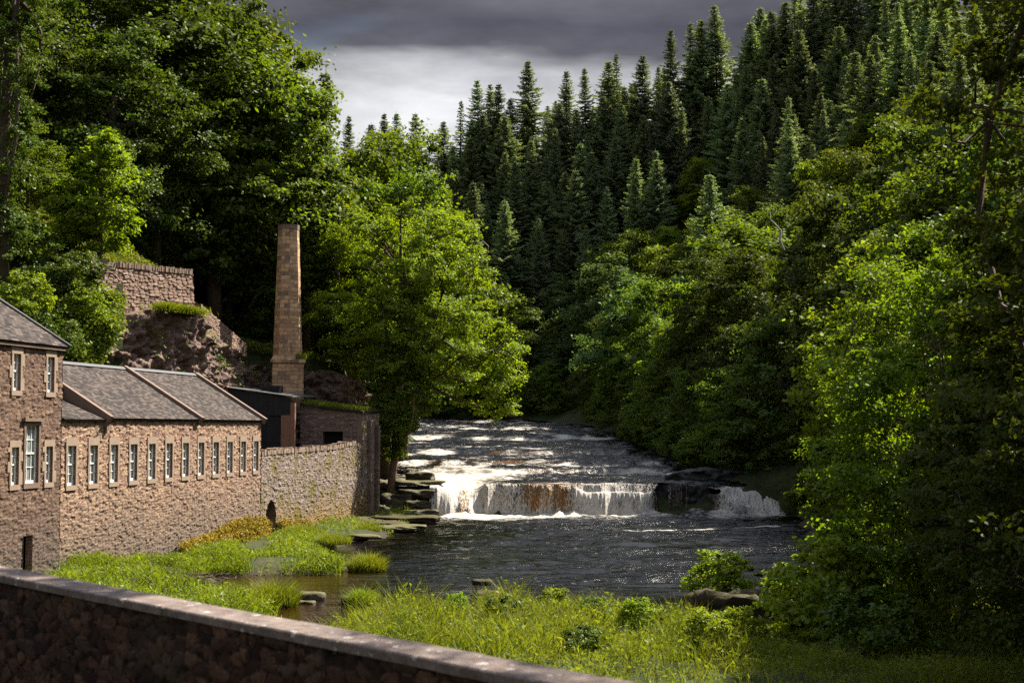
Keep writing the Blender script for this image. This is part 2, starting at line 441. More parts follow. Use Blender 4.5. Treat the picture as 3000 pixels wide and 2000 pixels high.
def mat_slate():
    m, nt, out = new_mat('roof_slate')
    tc = nt.n.new('ShaderNodeTexCoord'); s = nt.add('ShaderNodeSeparateXYZ', {0: tc.outputs['UV']})
    v = nt.comb(s.outputs[0], s.outputs[1], 0.0)
    br = nt.add('ShaderNodeTexBrick', {'Vector': v, 'Color1': (0.0, 0, 0), 'Color2': (1, 1, 1), 'Mortar': (0.5, 0.5, 0.5), 'Scale': 1.0, 'Mortar Size': 0.012, 'Brick Width': 0.26, 'Row Height': 0.15, 'Bias': 0.0})
    n = nt.noise(v, 1.2, 5, 0.6); n2 = nt.noise(v, 9, 4, 0.6)
    c = nt.ramp(nt.add('ShaderNodeSeparateColor', {0: br.outputs[0]}).outputs[0], [(0.0, (0.017, 0.0135, 0.0125)), (0.5, (0.043, 0.033, 0.029)), (1.0, (0.095, 0.073, 0.062))])
    c = nt.mix(1.0, c, nt.ramp(n, [(0.3, 0.7), (0.7, 1.35)]), 'MULTIPLY')
    c = nt.mix(nt.ramp(n2, [(0.60, 0.0), (0.72, 0.5)]), c, (0.15, 0.13, 0.11))
    c = nt.mix(nt.math('MULTIPLY', br.outputs['Fac'], 0.8), c, (0.012, 0.011, 0.011))
    sawt = nt.math('FRACT', nt.math('DIVIDE', s.outputs[1], 0.15))
    h = nt.math('ADD', nt.math('MULTIPLY', nt.math('SUBTRACT', 1.0, sawt), 0.8), nt.math('MULTIPLY', n2, 0.5))
    principled(nt, out, **{'Base Color': c, 'Roughness': 0.88, 'Specular IOR Level': 0.12, 'Normal': nt.bump(h, 0.9, 0.03)})
    return m


M['slate'] = mat_slate()


def mat_chimney():
    m, nt, out = new_mat('sandstone_blocks')
    tc = nt.n.new('ShaderNodeTexCoord'); s = nt.add('ShaderNodeSeparateXYZ', {0: tc.outputs['UV']})
    v = nt.comb(s.outputs[0], s.outputs[1], 0.0)
    br = nt.add('ShaderNodeTexBrick', {'Vector': v, 'Color1': (0, 0, 0), 'Color2': (1, 1, 1), 'Mortar': (0.5, 0.5, 0.5), 'Scale': 1.0, 'Mortar Size': 0.012, 'Brick Width': 0.62, 'Row Height': 0.30, 'Bias': 0.0})
    n = nt.noise(v, 0.7, 5, 0.6); n2 = nt.noise(v, 8, 5, 0.65)
    g = nt.add('ShaderNodeSeparateColor', {0: br.outputs[0]}).outputs[0]
    c = nt.ramp(nt.math('ADD', nt.math('MULTIPLY', g, 0.65), nt.math('MULTIPLY', n, 0.35)), [(0.12, (0.17, 0.125, 0.105)), (0.32, (0.33, 0.205, 0.12)), (0.6, (0.47, 0.29, 0.16)), (0.85, (0.55, 0.365, 0.21))])
    c = nt.mix(1.0, c, nt.ramp(n2, [(0.3, 0.72), (0.7, 1.25)]), 'MULTIPLY')
    c = nt.mix(nt.math('MULTIPLY', br.outputs['Fac'], 0.7), c, (0.14, 0.10, 0.08))
    st = nt.noise(nt.comb(nt.math('MULTIPLY', s.outputs[0], 2.2), nt.math('MULTIPLY', s.outputs[1], 0.35), 4.0), 1.0, 5, 0.6)
    c = nt.mix(nt.ramp(st, [(0.54, 0.0), (0.72, 0.6)]), c, (0.09, 0.075, 0.07))
    c = nt.mix(nt.maprange(s.outputs[1], 21.2, 21.75, 0.0, 0.75), c, (0.07, 0.055, 0.055))
    h = nt.math('ADD', nt.math('MULTIPLY', br.outputs['Fac'], -1.0), nt.math('ADD', nt.math('MULTIPLY', n2, 0.8), nt.math('MULTIPLY', g, 0.4)))
    principled(nt, out, **{'Base Color': c, 'Roughness': 0.9, 'Specular IOR Level': 0.15, 'Normal': nt.bump(h, 0.8, 0.05)})
    return m


M['chimney'] = mat_chimney()


def mat_rock(name, c0, c1, moss=(0.10, 0.10, 0.015), moss_amt=0.6, scale=1.0, wet=0.0, strata=3.0):
    m, nt, out = new_mat(name)
    tc = nt.n.new('ShaderNodeTexCoord'); v = tc.outputs['Object']; g = nt.n.new('ShaderNodeNewGeometry')
    s = nt.add('ShaderNodeSeparateXYZ', {0: v})
    sv2 = nt.comb(nt.math('MULTIPLY', s.outputs[0], 0.6), nt.math('MULTIPLY', s.outputs[1], 0.6), nt.math('MULTIPLY', s.outputs[2], strata))
    n = nt.noise(sv2, 1.2 * scale, 7, 0.65); n2 = nt.noise(v, 7 * scale, 5, 0.65)
    c = nt.ramp(n, [(0.3, c0), (0.7, c1)])
    c = nt.mix(1.0, c, nt.ramp(n2, [(0.3, 0.6), (0.7, 1.4)]), 'MULTIPLY')
    nz = nt.add('ShaderNodeSeparateXYZ', {0: g.outputs['Normal']}).outputs[2]
    mk = nt.math('MULTIPLY', nt.ramp(nt.math('ADD', nt.math('MULTIPLY', nz, 0.5), nt.math('MULTIPLY', nt.noise(v, 1.5 * scale, 5, 0.6), 0.8)), [(0.55, 0.0), (0.8, 1.0)]), moss_amt)
    c = nt.mix(mk, c, moss)
    li = nt.math('MULTIPLY', nt.ramp(nt.noise(v, 5.5 * scale, 3, 0.5), [(0.66, 0.0), (0.72, 1.0)]), 0.15)
    c = nt.mix(li, c, (0.20, 0.19, 0.17))
    h = nt.math('ADD', n, nt.math('MULTIPLY', n2, 0.4))
    principled(nt, out, **{'Base Color': c, 'Roughness': 0.9 - 0.55 * wet, 'Specular IOR Level': 0.2 + 0.3 * wet, 'Normal': nt.bump(h, 0.9, 0.12)})
    return m


M['cliff'] = mat_rock('cliff_rock', (0.07, 0.046, 0.042), (0.21, 0.14, 0.115), (0.10, 0.085, 0.015), 0.35, 0.9, strata=1.4)
M['rock'] = mat_rock('river_rock', (0.02, 0.015, 0.011), (0.07, 0.052, 0.036), (0.075, 0.068, 0.008), 0.7, 1.2, wet=0.3)
M['rock_wet'] = mat_rock('wet_black_rock', (0.008, 0.008, 0.009), (0.03, 0.026, 0.025), (0.02, 0.02, 0.008), 0.3, 1.2, wet=0.6)
M['rock_moss'] = mat_rock('mossy_rock', (0.012, 0.009, 0.006), (0.035, 0.024, 0.014), (0.045, 0.036, 0.006), 0.8, 1.4, wet=0.1)


def mat_ground():
    m, nt, out = new_mat('woodland_ground')
    tc = nt.n.new('ShaderNodeTexCoord'); v = tc.outputs['Object']
    n = nt.noise(v, 0.25, 6, 0.65); n2 = nt.noise(v, 3, 5, 0.65)
    c = nt.ramp(n, [(0.3, (0.018, 0.022, 0.008)), (0.5, (0.03, 0.04, 0.012)), (0.72, (0.05, 0.038, 0.02))])
    c = nt.mix(1.0, c, nt.ramp(n2, [(0.3, 0.55), (0.7, 1.5)]), 'MULTIPLY')
    z = nt.add('ShaderNodeSeparateXYZ', {0: v}).outputs[2]
    c = nt.mix(nt.maprange(nt.math('ADD', z, nt.math('MULTIPLY', n2, 0.4)), 0.55, 0.25), c, (0.035, 0.025, 0.017))
    principled(nt, out, **{'Base Color': c, 'Roughness': 0.95, 'Specular IOR Level': 0.15, 'Normal': nt.bump(n2, 0.8, 0.2)})
    return m


M['ground'] = mat_ground()
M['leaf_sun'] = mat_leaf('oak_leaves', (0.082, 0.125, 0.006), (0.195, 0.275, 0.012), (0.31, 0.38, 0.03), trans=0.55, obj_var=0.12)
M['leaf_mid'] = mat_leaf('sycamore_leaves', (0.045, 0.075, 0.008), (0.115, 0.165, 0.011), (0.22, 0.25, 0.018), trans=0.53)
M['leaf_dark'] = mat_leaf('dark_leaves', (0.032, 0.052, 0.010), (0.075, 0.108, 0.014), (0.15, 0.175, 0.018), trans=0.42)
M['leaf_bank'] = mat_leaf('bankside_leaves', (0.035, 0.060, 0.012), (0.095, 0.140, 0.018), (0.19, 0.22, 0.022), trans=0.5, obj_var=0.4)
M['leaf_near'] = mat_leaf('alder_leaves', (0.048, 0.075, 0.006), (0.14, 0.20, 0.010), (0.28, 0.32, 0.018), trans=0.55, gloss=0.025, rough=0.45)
M['leaf_near_dark'] = mat_leaf('shaded_alder_leaves', (0.026, 0.040, 0.006), (0.068, 0.095, 0.009), (0.14, 0.16, 0.013), trans=0.5, gloss=0.02, rough=0.45)  # darker copy of the alder leaf; shade is put into its colour
M['leaf_pale'] = mat_leaf('pale_leaves', (0.05, 0.08, 0.025), (0.10, 0.15, 0.04), (0.16, 0.19, 0.06), tint=(1.15, 1.15, 0.5))
M['needle'] = mat_leaf('spruce_needles', (0.07, 0.108, 0.062), (0.19, 0.245, 0.12), (0.31, 0.33, 0.14), trans=0.4, gloss=0.03, rough=0.5, obj_var=0.4)
M['needle_pale'] = mat_leaf('pale_spruce_needles', (0.06, 0.085, 0.05), (0.13, 0.16, 0.09), (0.16, 0.17, 0.09), trans=0.3, gloss=0.05, rough=0.5)
M['ivy'] = mat_leaf('ivy_leaves', (0.035, 0.065, 0.010), (0.085, 0.13, 0.014), (0.19, 0.20, 0.02), trans=0.35, gloss=0.03, rough=0.5, obj_var=0.1)
M['grass'] = mat_leaf('bank_grass', (0.065, 0.10, 0.012), (0.18, 0.225, 0.02), (0.36, 0.35, 0.07), trans=0.5, obj_var=0.1)
M['grass_dry'] = mat_leaf('seeding_grass', (0.09, 0.11, 0.02), (0.17, 0.17, 0.04), (0.26, 0.19, 0.09), trans=0.4, obj_var=0.1)
M['stonecrop'] = mat_leaf('yellow_wall_plants', (0.12, 0.08, 0.006), (0.26, 0.17, 0.01), (0.30, 0.20, 0.02), trans=0.25, gloss=0.02, obj_var=0.1)


def mat_water():
    m, nt, out = new_mat('peaty_river_water')
    tc = nt.n.new('ShaderNodeTexCoord'); s = nt.add('ShaderNodeSeparateXYZ', {0: tc.outputs['Object']})
    fo = nt.add('ShaderNodeAttribute', attribute_name='foam').outputs['Fac']
    ru = nt.add('ShaderNodeAttribute', attribute_name='rough').outputs['Fac']
    am = nt.add('ShaderNodeAttribute', attribute_name='amber').outputs['Fac']
    x, y, z = s.outputs
    v = nt.comb(nt.math('MULTIPLY', x, 0.40), y, nt.math('MULTIPLY', z, 1.0))
    a = nt.noise(v, 1.1, 3, 0.5); b = nt.noise(v, 3.6, 4, 0.6); c3 = nt.noise(v, 11, 3, 0.6)
    h = nt.math('ADD', nt.math('MULTIPLY', a, 0.9), nt.math('ADD', nt.math('MULTIPLY', b, 0.45), nt.math('MULTIPLY', c3, 0.10)))
    nrm = nt.add('ShaderNodeBump', {'Height': h, 'Strength': nt.math('MULTIPLY', ru, 1.0), 'Distance': 0.34}).outputs[0]
    fv = nt.comb(nt.math('MULTIPLY', x, 0.9), nt.math('MULTIPLY', y, 2.0), nt.math('MULTIPLY', z, 2.0))
    f1 = nt.noise(fv, 2.2, 7, 0.72, dist=0.5)
    mask = nt.ramp(nt.math('ADD', nt.math('SUBTRACT', fo, 0.5), f1), [(0.46, 0.0), (0.72, 1.0)])
    fl = nt.math('MULTIPLY', nt.ramp(nt.noise(nt.comb(nt.math('MULTIPLY', x, 0.55), nt.math('MULTIPLY', y, 1.6), 0.0), 6.0, 2, 0.5), [(0.65, 0.0), (0.72, 0.8)]), nt.math('MULTIPLY', nt.ramp(nt.noise(nt.comb(nt.math('MULTIPLY', x, 0.25), y, 5.0), 0.55, 4, 0.6), [(0.46, 0.0), (0.62, 1.0)]), nt.maprange(ru, 0.3, 0.9)))  # white flecks painted into the colour for sun glints on the ripples
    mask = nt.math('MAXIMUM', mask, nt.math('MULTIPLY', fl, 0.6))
    base = nt.mix(am, (0.0012, 0.0008, 0.0006), (0.13, 0.06, 0.012))
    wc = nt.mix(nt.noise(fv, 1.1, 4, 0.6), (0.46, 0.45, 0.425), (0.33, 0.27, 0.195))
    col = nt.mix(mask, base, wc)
    principled(nt, out, **{'Base Color': col, 'Roughness': nt.mix(mask, (0.14, 0.14, 0.14), (0.7, 0.7, 0.7)), 'IOR': 1.33, 'Specular IOR Level': 0.5, 'Normal': nrm})
    return m


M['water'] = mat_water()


def mat_fall():
    m, nt, out = new_mat('falling_water')
    uvn = nt.n.new('ShaderNodeTexCoord'); s = nt.add('ShaderNodeSeparateXYZ', {0: uvn.outputs['UV']})
    fo = nt.add('ShaderNodeAttribute', attribute_name='foam').outputs['Fac']
    am = nt.add('ShaderNodeAttribute', attribute_name='amber').outputs['Fac']
    u, v = s.outputs[0], s.outputs[1]
    a = nt.noise(nt.comb(nt.math('MULTIPLY', u, 2.6), nt.math('MULTIPLY', v, 0.5), 0.0), 1.6, 6, 0.68, dist=0.3)
    b = nt.noise(nt.comb(nt.math('MULTIPLY', u, 3.5), nt.math('MULTIPLY', v, 2.2), 3.0), 2.2, 6, 0.75, dist=0.6)
    f = nt.math('ADD', nt.math('MULTIPLY', a, 0.5), nt.math('MULTIPLY', b, 0.5))
    lc = nt.noise(nt.comb(nt.math('MULTIPLY', u, 0.9), nt.math('MULTIPLY', v, 0.7), 8.0), 1.0, 3, 0.5)
    net = nt.add('ShaderNodeTexVoronoi', {'Vector': nt.add('ShaderNodeVectorMath', {0: nt.comb(nt.math('MULTIPLY', u, 5.0), nt.math('MULTIPLY', v, 2.6), 0.0), 1: nt.noise(nt.comb(u, v, 0.0), 3.0, 3, 0.6, out=1)}, operation='ADD').outputs[0], 'Scale': 1.0}, feature='DISTANCE_TO_EDGE', voronoi_dimensions='2D').outputs[0]
    f = nt.math('ADD', f, nt.math('MULTIPLY', nt.math('SUBTRACT', lc, 0.5), 0.55))
    f = nt.math('ADD', f, nt.ramp(net, [(0.0, 0.16), (0.22, -0.0), (0.5, -0.08)]))
    mask = nt.ramp(nt.math('ADD', nt.math('SUBTRACT', fo, 0.5), f), [(0.40, 0.0), (0.64, 1.0)])
    base = nt.mix(am, (0.03, 0.022, 0.016), nt.mix(a, (0.09, 0.04, 0.008), (0.28, 0.14, 0.03)))
    col = nt.mix(mask, base, nt.mix(b, (0.37, 0.31, 0.235), (0.54, 0.53, 0.50)))
    h = nt.math('ADD', a, nt.math('MULTIPLY', b, 0.7))
    p = principled(nt, out, **{'Base Color': col, 'Roughness': nt.mix(mask, (0.15, 0.15, 0.15), (0.7, 0.7, 0.7)), 'IOR': 1.33, 'Normal': nt.bump(h, 0.9, 0.18)})
    return m


M['fall'] = mat_fall()


def mat_parapet():
    m, nt, out = new_mat('parapet_rubble')
    tc = nt.n.new('ShaderNodeTexCoord'); v = tc.outputs['Object']
    i = nt.add('ShaderNodeAttribute', attribute_name='stone').outputs['Fac']; ed = nt.add('ShaderNodeAttribute', attribute_name='joint').outputs['Fac']
    n = nt.noise(v, 22, 6, 0.65); n2 = nt.noise(v, 1.3, 4, 0.6)
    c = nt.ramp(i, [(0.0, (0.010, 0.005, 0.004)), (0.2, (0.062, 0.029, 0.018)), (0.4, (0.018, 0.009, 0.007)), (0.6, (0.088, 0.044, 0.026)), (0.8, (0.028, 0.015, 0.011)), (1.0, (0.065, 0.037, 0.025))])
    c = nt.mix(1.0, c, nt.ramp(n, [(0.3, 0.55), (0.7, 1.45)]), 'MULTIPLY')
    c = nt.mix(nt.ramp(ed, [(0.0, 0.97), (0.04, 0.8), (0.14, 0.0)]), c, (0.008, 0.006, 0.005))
    c = nt.mix(nt.ramp(n2, [(0.55, 0.0), (0.7, 0.5)]), c, (0.03, 0.025, 0.018))
    principled(nt, out, **{'Base Color': c, 'Roughness': 0.93, 'Specular IOR Level': 0.15, 'Normal': nt.bump(n, 0.7, 0.02)})
    return m


M['parapet'] = mat_parapet()


def mat_cap():
    m, nt, out = new_mat('coping_slabs')
    tc = nt.n.new('ShaderNodeTexCoord'); v = tc.outputs['Object']
    n = nt.noise(v, 5, 6, 0.65); n2 = nt.noise(v, 45, 4, 0.6); n3 = nt.noise(v, 9, 2, 0.4)
    c = nt.ramp(n, [(0.3, (0.062, 0.044, 0.037)), (0.7, (0.19, 0.146, 0.126))])
    c = nt.mix(1.0, c, nt.ramp(n2, [(0.3, 0.7), (0.7, 1.3)]), 'MULTIPLY')
    c = nt.mix(nt.ramp(n3, [(0.66, 0.0), (0.69, 0.8)]), c, (0.40, 0.37, 0.35))
    principled(nt, out, **{'Base Color': c, 'Roughness': 0.85, 'Specular IOR Level': 0.2, 'Normal': nt.bump(nt.math('ADD', n, nt.math('MULTIPLY', n2, 0.4)), 0.5, 0.02)})
    return m


M['cap'] = mat_cap()

# ---------------------------------------------------------------- SETTING: ground
gx = np.arange(-150, 151, 1.5); gy = np.concatenate([np.arange(-6, 130, 1.0), np.arange(130, 420, 2.0)])
GX, GY = np.meshgrid(gx, gy); GZ = terrain(GX, GY)
nx, ny = len(gx), len(gy)
idx = np.arange(nx * ny).reshape(ny, nx)
QF = np.stack([idx[:-1, :-1], idx[:-1, 1:], idx[1:, 1:], idx[1:, :-1]], -1).reshape(-1, 4)
# a wide skirt carries the sheet out to the horizon
V = np.stack([GX, GY, GZ], -1).reshape(-1, 3)
ground = mesh_obj('ground', V, QF, M['ground'], smooth=True); tag(ground, kind='structure')
far = MB()
zz = 40.0
far.quad((-2500, 415, 46), (2500, 415, 46), (2500, 2600, 46), (-2500, 2600, 46))
far.quad((-2500, -600, 20), (-148, -600, 20), (-148, 415, 45), (-2500, 415, 46))
far.quad((148, -600, 20), (2500, -600, 20), (2500, 415, 46), (148, 415, 45))
far.quad((-148, -600, 2.8), (148, -600, 2.8), (148, -5, 2.8), (-148, -5, 2.8))
tag(far.build('hills', M['ground']), kind='structure')


def grid_faces(nu, nv):
    i = np.arange(nu * nv).reshape(nv, nu)
    return np.stack([i[:-1, :-1], i[:-1, 1:], i[1:, 1:], i[1:, :-1]], -1).reshape(-1, 4)


# ---------------------------------------------------------------- SETTING: river
# lower pool
xs = np.arange(-20, 40.1, 0.22); ys = np.concatenate([np.arange(26, 70, 0.22), np.arange(70, 108.3, 0.3)])
X, Y = np.meshgrid(xs, ys)
near_fall = np.clip((Y - 78) / 28, 0, 1)
calm = np.clip((Y - 50) / 14, 0.12, 1) * np.clip((X + 10) / 8, 0.15, 1)
z = (fbm(X * 0.35, Y * 0.9, 4, 21) * 0.42 + fbm(X * 1.2, Y * 2.4, 3, 31) * 0.2) * np.clip(calm + near_fall * 0.6, 0, 1.3)
foam = 0.18 + 0.85 * np.exp(-((107.6 - Y) / 3.4) ** 2) * (0.75 + 0.5 * vnoise(X * 0.7, Y * 0.6, 12)) * np.interp(X, [-6, -4, 3, 6, 12, 20, 22], [0.8, 1.0, 0.8, 0.62, 0.55, 0.7, 0.4])
foam += 0.22 * np.exp(-((107 - Y) / 13) ** 2) * np.clip(1.0 - np.abs(X - 1) / 12, 0, 1)
streak = np.exp(-((Y - (93 + (X - 10) * 0.25 + fbm(X / 4, Y * 0, 2, 5) * 3)) / 0.7) ** 2) * np.clip((X - 5) / 4, 0, 1) * 0.5
foam += streak + 0.10 * np.clip(fbm(X * 0.2, Y * 0.8, 4, 77) * 4, -1, 1) * near_fall
foam -= 0.12 * (1 - np.clip((Y - 60) / 20, 0, 1))
mound = np.exp(-((107.3 - Y) / 1.3) ** 2) * (0.05 + 0.9 * vnoise(X * 1.7, Y * 2, 5) * vnoise(X * 0.5, Y * 0.4, 6)) * np.interp(X, [-6, -5, 20, 22], [0, 1, 1, 0])
z += mound
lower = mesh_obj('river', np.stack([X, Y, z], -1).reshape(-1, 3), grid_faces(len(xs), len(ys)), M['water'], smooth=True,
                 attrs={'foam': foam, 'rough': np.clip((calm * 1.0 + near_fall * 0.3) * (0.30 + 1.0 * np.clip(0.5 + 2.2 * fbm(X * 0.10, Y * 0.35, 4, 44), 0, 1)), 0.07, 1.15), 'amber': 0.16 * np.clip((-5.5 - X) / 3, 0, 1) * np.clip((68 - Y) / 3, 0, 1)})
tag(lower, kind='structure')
def lip(XL):
    """height and place of the fall's edge across the river"""
    lipz = np.interp(XL, [-6.2, -5.6, -4.4, -2.9, -2.0, 9, 12, 15.5, 16.4, 20.6, 21.4], [2.2, 2.2, 1.75, 1.75, 2.42, 2.42, 2.36, 1.9, 2.15, 1.75, 0.8]) + fbm(XL * 0.8, XL * 0, 3, 81) * 0.34
    lipY = np.interp(XL, [-6.2, -4, -2.3, 0, 8, 11, 15.5, 17, 21.4], [108.2, 109.4, 108.9, 108.4, 108.4, 108.6, 108.9, 109.2, 109.4])
    lipY = lipY + fbm(XL * 0.45, XL * 0, 3, 83) * 1.5
    return lipz, lipY


# the rapids above the fall: a sheet that steps down over ledges
us = np.linspace(0, 1, 260); ys = np.concatenate([np.arange(108.3, 145, 0.17), np.arange(145, 226, 0.3)])
U, Y = np.meshgrid(us, ys)
xl = np.interp(Y, [106, 112, 122, 138, 165, 195, 206, 226], [-7.6, -10, -11.5, -12.5, -14, -18, -60, -90])
xr = np.interp(Y, [106, 111, 135, 165, 190, 206, 226], [21.5, 19, 17, 15.5, 13.5, 9, 6])
X = xl + (xr - xl) * U
wob = fbm(X / 6, Y / 12, 3, 41) * 11.0 + fbm(X / 1.6, Y / 5, 3, 43) * 2.2
wob *= np.clip((Y - 112) / 5, 0, 1)
Yp = Y + wob
zb = zw(np.maximum(Yp, 108.4))
slope = (zw(np.maximum(Yp, 108.4) + 0.4) - zw(np.maximum(Yp, 108.4) - 0.4)) / 0.8
slope_b = (zw(np.maximum(Yp + 1.6, 108.6) + 0.9) - zw(np.maximum(Yp + 1.6, 108.6) - 0.9)) / 1.8
part = np.clip(0.5 + fbm(X / 3.5, Y / 9, 3, 55) * 3.4, 0, 1)
z = zb + fbm(X * 0.8, Y * 1.3, 4, 61) * 0.42 + fbm(X * 2.4, Y * 3, 3, 63) * 0.14
left_cas = np.exp(-((X + 4.4) / 3.4) ** 2) * np.clip((126 - Y) / 12, 0, 1)
z -= np.exp(-((X + 3.9) / 2.0) ** 2) * np.clip((113.5 - Y) / 5, 0, 1) * 0.95
foam = 0.30 + np.clip(slope * 1.3, 0, 0.50) * part ** 1.5 + np.clip(slope_b * 1.6, 0, 0.55) * part + 0.62 * left_cas + fbm(X * 0.25, Y * 0.6, 6, 71) * 0.72
foam *= np.interp(X, [-14, -8, 2, 9, 14], [1.0, 1.05, 1.05, 0.95, 0.8])
amber = np.clip(slope * 2.5 - 0.15, 0, 1) * (1 - part) * np.clip(1.1 - np.abs(X + 2) / 7, 0.0, 1) * (Y < 142)
lz, ly = lip(X); t1 = np.exp(-(Y - 108.3) / 2.5); t2 = np.exp(-((Y - 108.3) / 1.3) ** 2)
z = z * (1 - t2) + (lz + 0.02) * t2; Y = Y + (ly - 108.3 + 0.02) * t1
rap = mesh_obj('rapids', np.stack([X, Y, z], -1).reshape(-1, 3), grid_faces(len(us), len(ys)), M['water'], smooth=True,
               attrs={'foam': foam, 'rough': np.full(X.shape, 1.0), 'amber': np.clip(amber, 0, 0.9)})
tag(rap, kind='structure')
# the fall itself: a curtain from the lip down to the pool, thrown forward by different amounts
NU, NV = 620, 46
u = np.linspace(0, 1, NU); v = np.linspace(0, 1, NV); U, Vv = np.meshgrid(u, v)
XL = -6.2 + U * 27.6
lipz, lipY = lip(XL)
throw = np.interp(XL, [-6.2, -5, -3, -2.2, -1.4, 4.5, 5.6, 10, 10.9, 11.3, 15.2, 16.4, 19, 21.4], [1.2, 2.2, 3.0, 1.6, 1.0, 0.8, 1.7, 1.8, 1.2, 0.5, 0.9, 2.6, 2.8, 2.2])
step = np.interp(XL, [4.6, 5.6, 10.3, 11], [0, 1, 1, 0])
casc = np.interp(XL, [-4.6, -3.6, -2.6, -2.0], [0, 1, 1, 0]) + np.interp(XL, [15, 16.4], [0, 1])
prof_free = Vv ** 2
prof_step = np.where(Vv < 0.22, Vv / 0.22 * 0.24, 0.24 + 0.76 * np.clip((Vv - 0.40) / 0.60, 0, 1) ** 1.6)
drop = prof_free * (1 - step) + prof_step * step
drop = drop * (1 - casc) + casc * (Vv + 0.03 * np.sin(Vv * 12 + XL * 2.2))
fw = np.sqrt(Vv) * throw * 0.35 + Vv * throw * 0.65
strand = (vnoise(XL * 5, Vv * 1.5, 91) - 0.5) * 0.22 + (vnoise(XL * 11, Vv * 5, 92) - 0.5) * 0.14 + (vnoise(XL * 1.6, Vv * 0.8, 93) - 0.5) * 0.6
Yc = lipY - fw - strand * np.clip(Vv * 3, 0.15, 1)
Zc = lipz * (1 - drop) - 0.25 * drop + fbm(XL * 1.5, Vv * 6, 3, 95) * 0.25 * (casc + 0.3 * step)
foam = np.interp(XL, [-6.2, -5, -4.3, -3.6, -2.8, -1.6, 0.6, 1.2, 2.2, 3.4, 4.4, 5.4, 10.4, 11.2, 12.2, 13, 15, 15.8, 16.6, 21.4], [0.8, 0.85, 0.70, 0.40, 0.62, 0.55, 0.46, 0.34, 0.36, 0.33, 0.46, 0.62, 0.56, 0.16, 0.20, 0.05, 0.05, 0.5, 0.60, 0.56])
foam = foam + 0.30 * np.clip((Vv - 0.82) / 0.18, 0, 1) - 0.16 * np.exp(-((Vv - 0.05) / 0.08) ** 2) * (1 - casc)
amber = np.interp(XL, [-4.6, -3.6, -2.8, -1.6, 0.4, 1.4, 2.4, 3.8, 5, 10.8, 16, 17.5, 19], [0.3, 0.9, 0.5, 0.25, 0.15, 0.9, 0.95, 0.8, 0.35, 0.05, 0.1, 0.5, 0.3])
P = np.stack([XL, Yc, Zc], -1).reshape(-1, 3)
keep = ~((XL > 11.25 - 0.5 * vnoise(Vv * 5, XL * 0, 2)) & (XL < 15.0 + 1.0 * vnoise(Vv * 6, XL * 0, 4) - 0.9 * Vv))
F = grid_faces(NU, NV); km = keep.ravel()[F].all(1); F = F[km]
wf = mesh_obj('waterfall', P, F, M['fall'], smooth=True, attrs={'foam': foam, 'amber': amber}, uv=np.stack([XL, Vv * 2.6], -1).reshape(-1, 2))
tag(wf, kind='structure')
# thin threads over the black ledge
th = MB(); rng = random.Random(5); TV = []; TU = []; TF = []; tfo = []
for x0, wd in ((11.9, 0.10), (11.98, 0.05), (12.45, 0.16), (12.65, 0.12), (12.82, 0.06), (13.2, 0.06), (12.2, 0.04)):
    for j in range(12):
        t = j / 11
        for k in (0, 1):
            TV.append((x0 + (k - 0.5) * wd * (1 + 0.5 * t) + rng.uniform(-.03, .03), 108.33 - 0.3 * math.sqrt(t), 2.40 - t * 1.75)); TU.append((x0 + k * wd, t * 2.6)); tfo.append(0.36)
        if j: b = len(TV) - 4; TF.append((b, b + 1, b + 3, b + 2))
mesh_obj('waterfall', TV, np.array(TF), M['fall'], smooth=True, attrs={'foam': tfo, 'amber': [0.1] * len(TV)}, uv=np.array(TU))['kind'] = 'structure'


# ---------------------------------------------------------------- rocks
def boulder(name, loc, dims, mat, seed, label, cat='rock', group=None, rz=0.0, flat=0.0, n=22, boxy=0.5, amp=0.25):
    rs = np.random.RandomState(seed)
    th_ = np.linspace(0, 2 * PI, n, endpoint=False); ph = np.linspace(-PI / 2, PI / 2, n // 2 + 1)
    T, Ph = np.meshgrid(th_, ph)
    x = np.cos(Ph) * np.cos(T); y = np.cos(Ph) * np.sin(T); zc = np.sin(Ph)
    p = 2 + boxy * 8
    nr = (np.abs(x) ** p + np.abs(y) ** p + np.abs(zc) ** p) ** (-1 / p)
    k = 1 + amp * 2.2 * fbm(x * 1.6 + seed + zc * 1.3, y * 1.6 - zc * 0.9, 3, seed) + 0.35 * amp * facets(x * 2.2 + zc, y * 2.2 + zc * 2, seed)
    Vx = np.stack([x * nr * k * dims[0] / 2, y * nr * k * dims[1] / 2, zc * nr * k * dims[2] / 2], -1).reshape(-1, 3)
    m = len(ph); F = []
    for j in range(m - 1):
        for i in range(n):
            F.append((j * n + i, j * n + (i + 1) % n, (j + 1) * n + (i + 1) % n, (j + 1) * n + i))
    o = mesh_obj(name, Vx, np.array(F), mat, smooth=False); o.location = loc; o.rotation_euler = (0, 0, rz)
    return tag(o, label, cat, group)


def pool(px, py, zz=0.0):
    """where the sight line through a photograph pixel meets level zz"""
    p = at(px, py, 100.0); t = (zz - CAMZ) / (p[2] - CAMZ)
    return p[0] * t, 100.0 * t


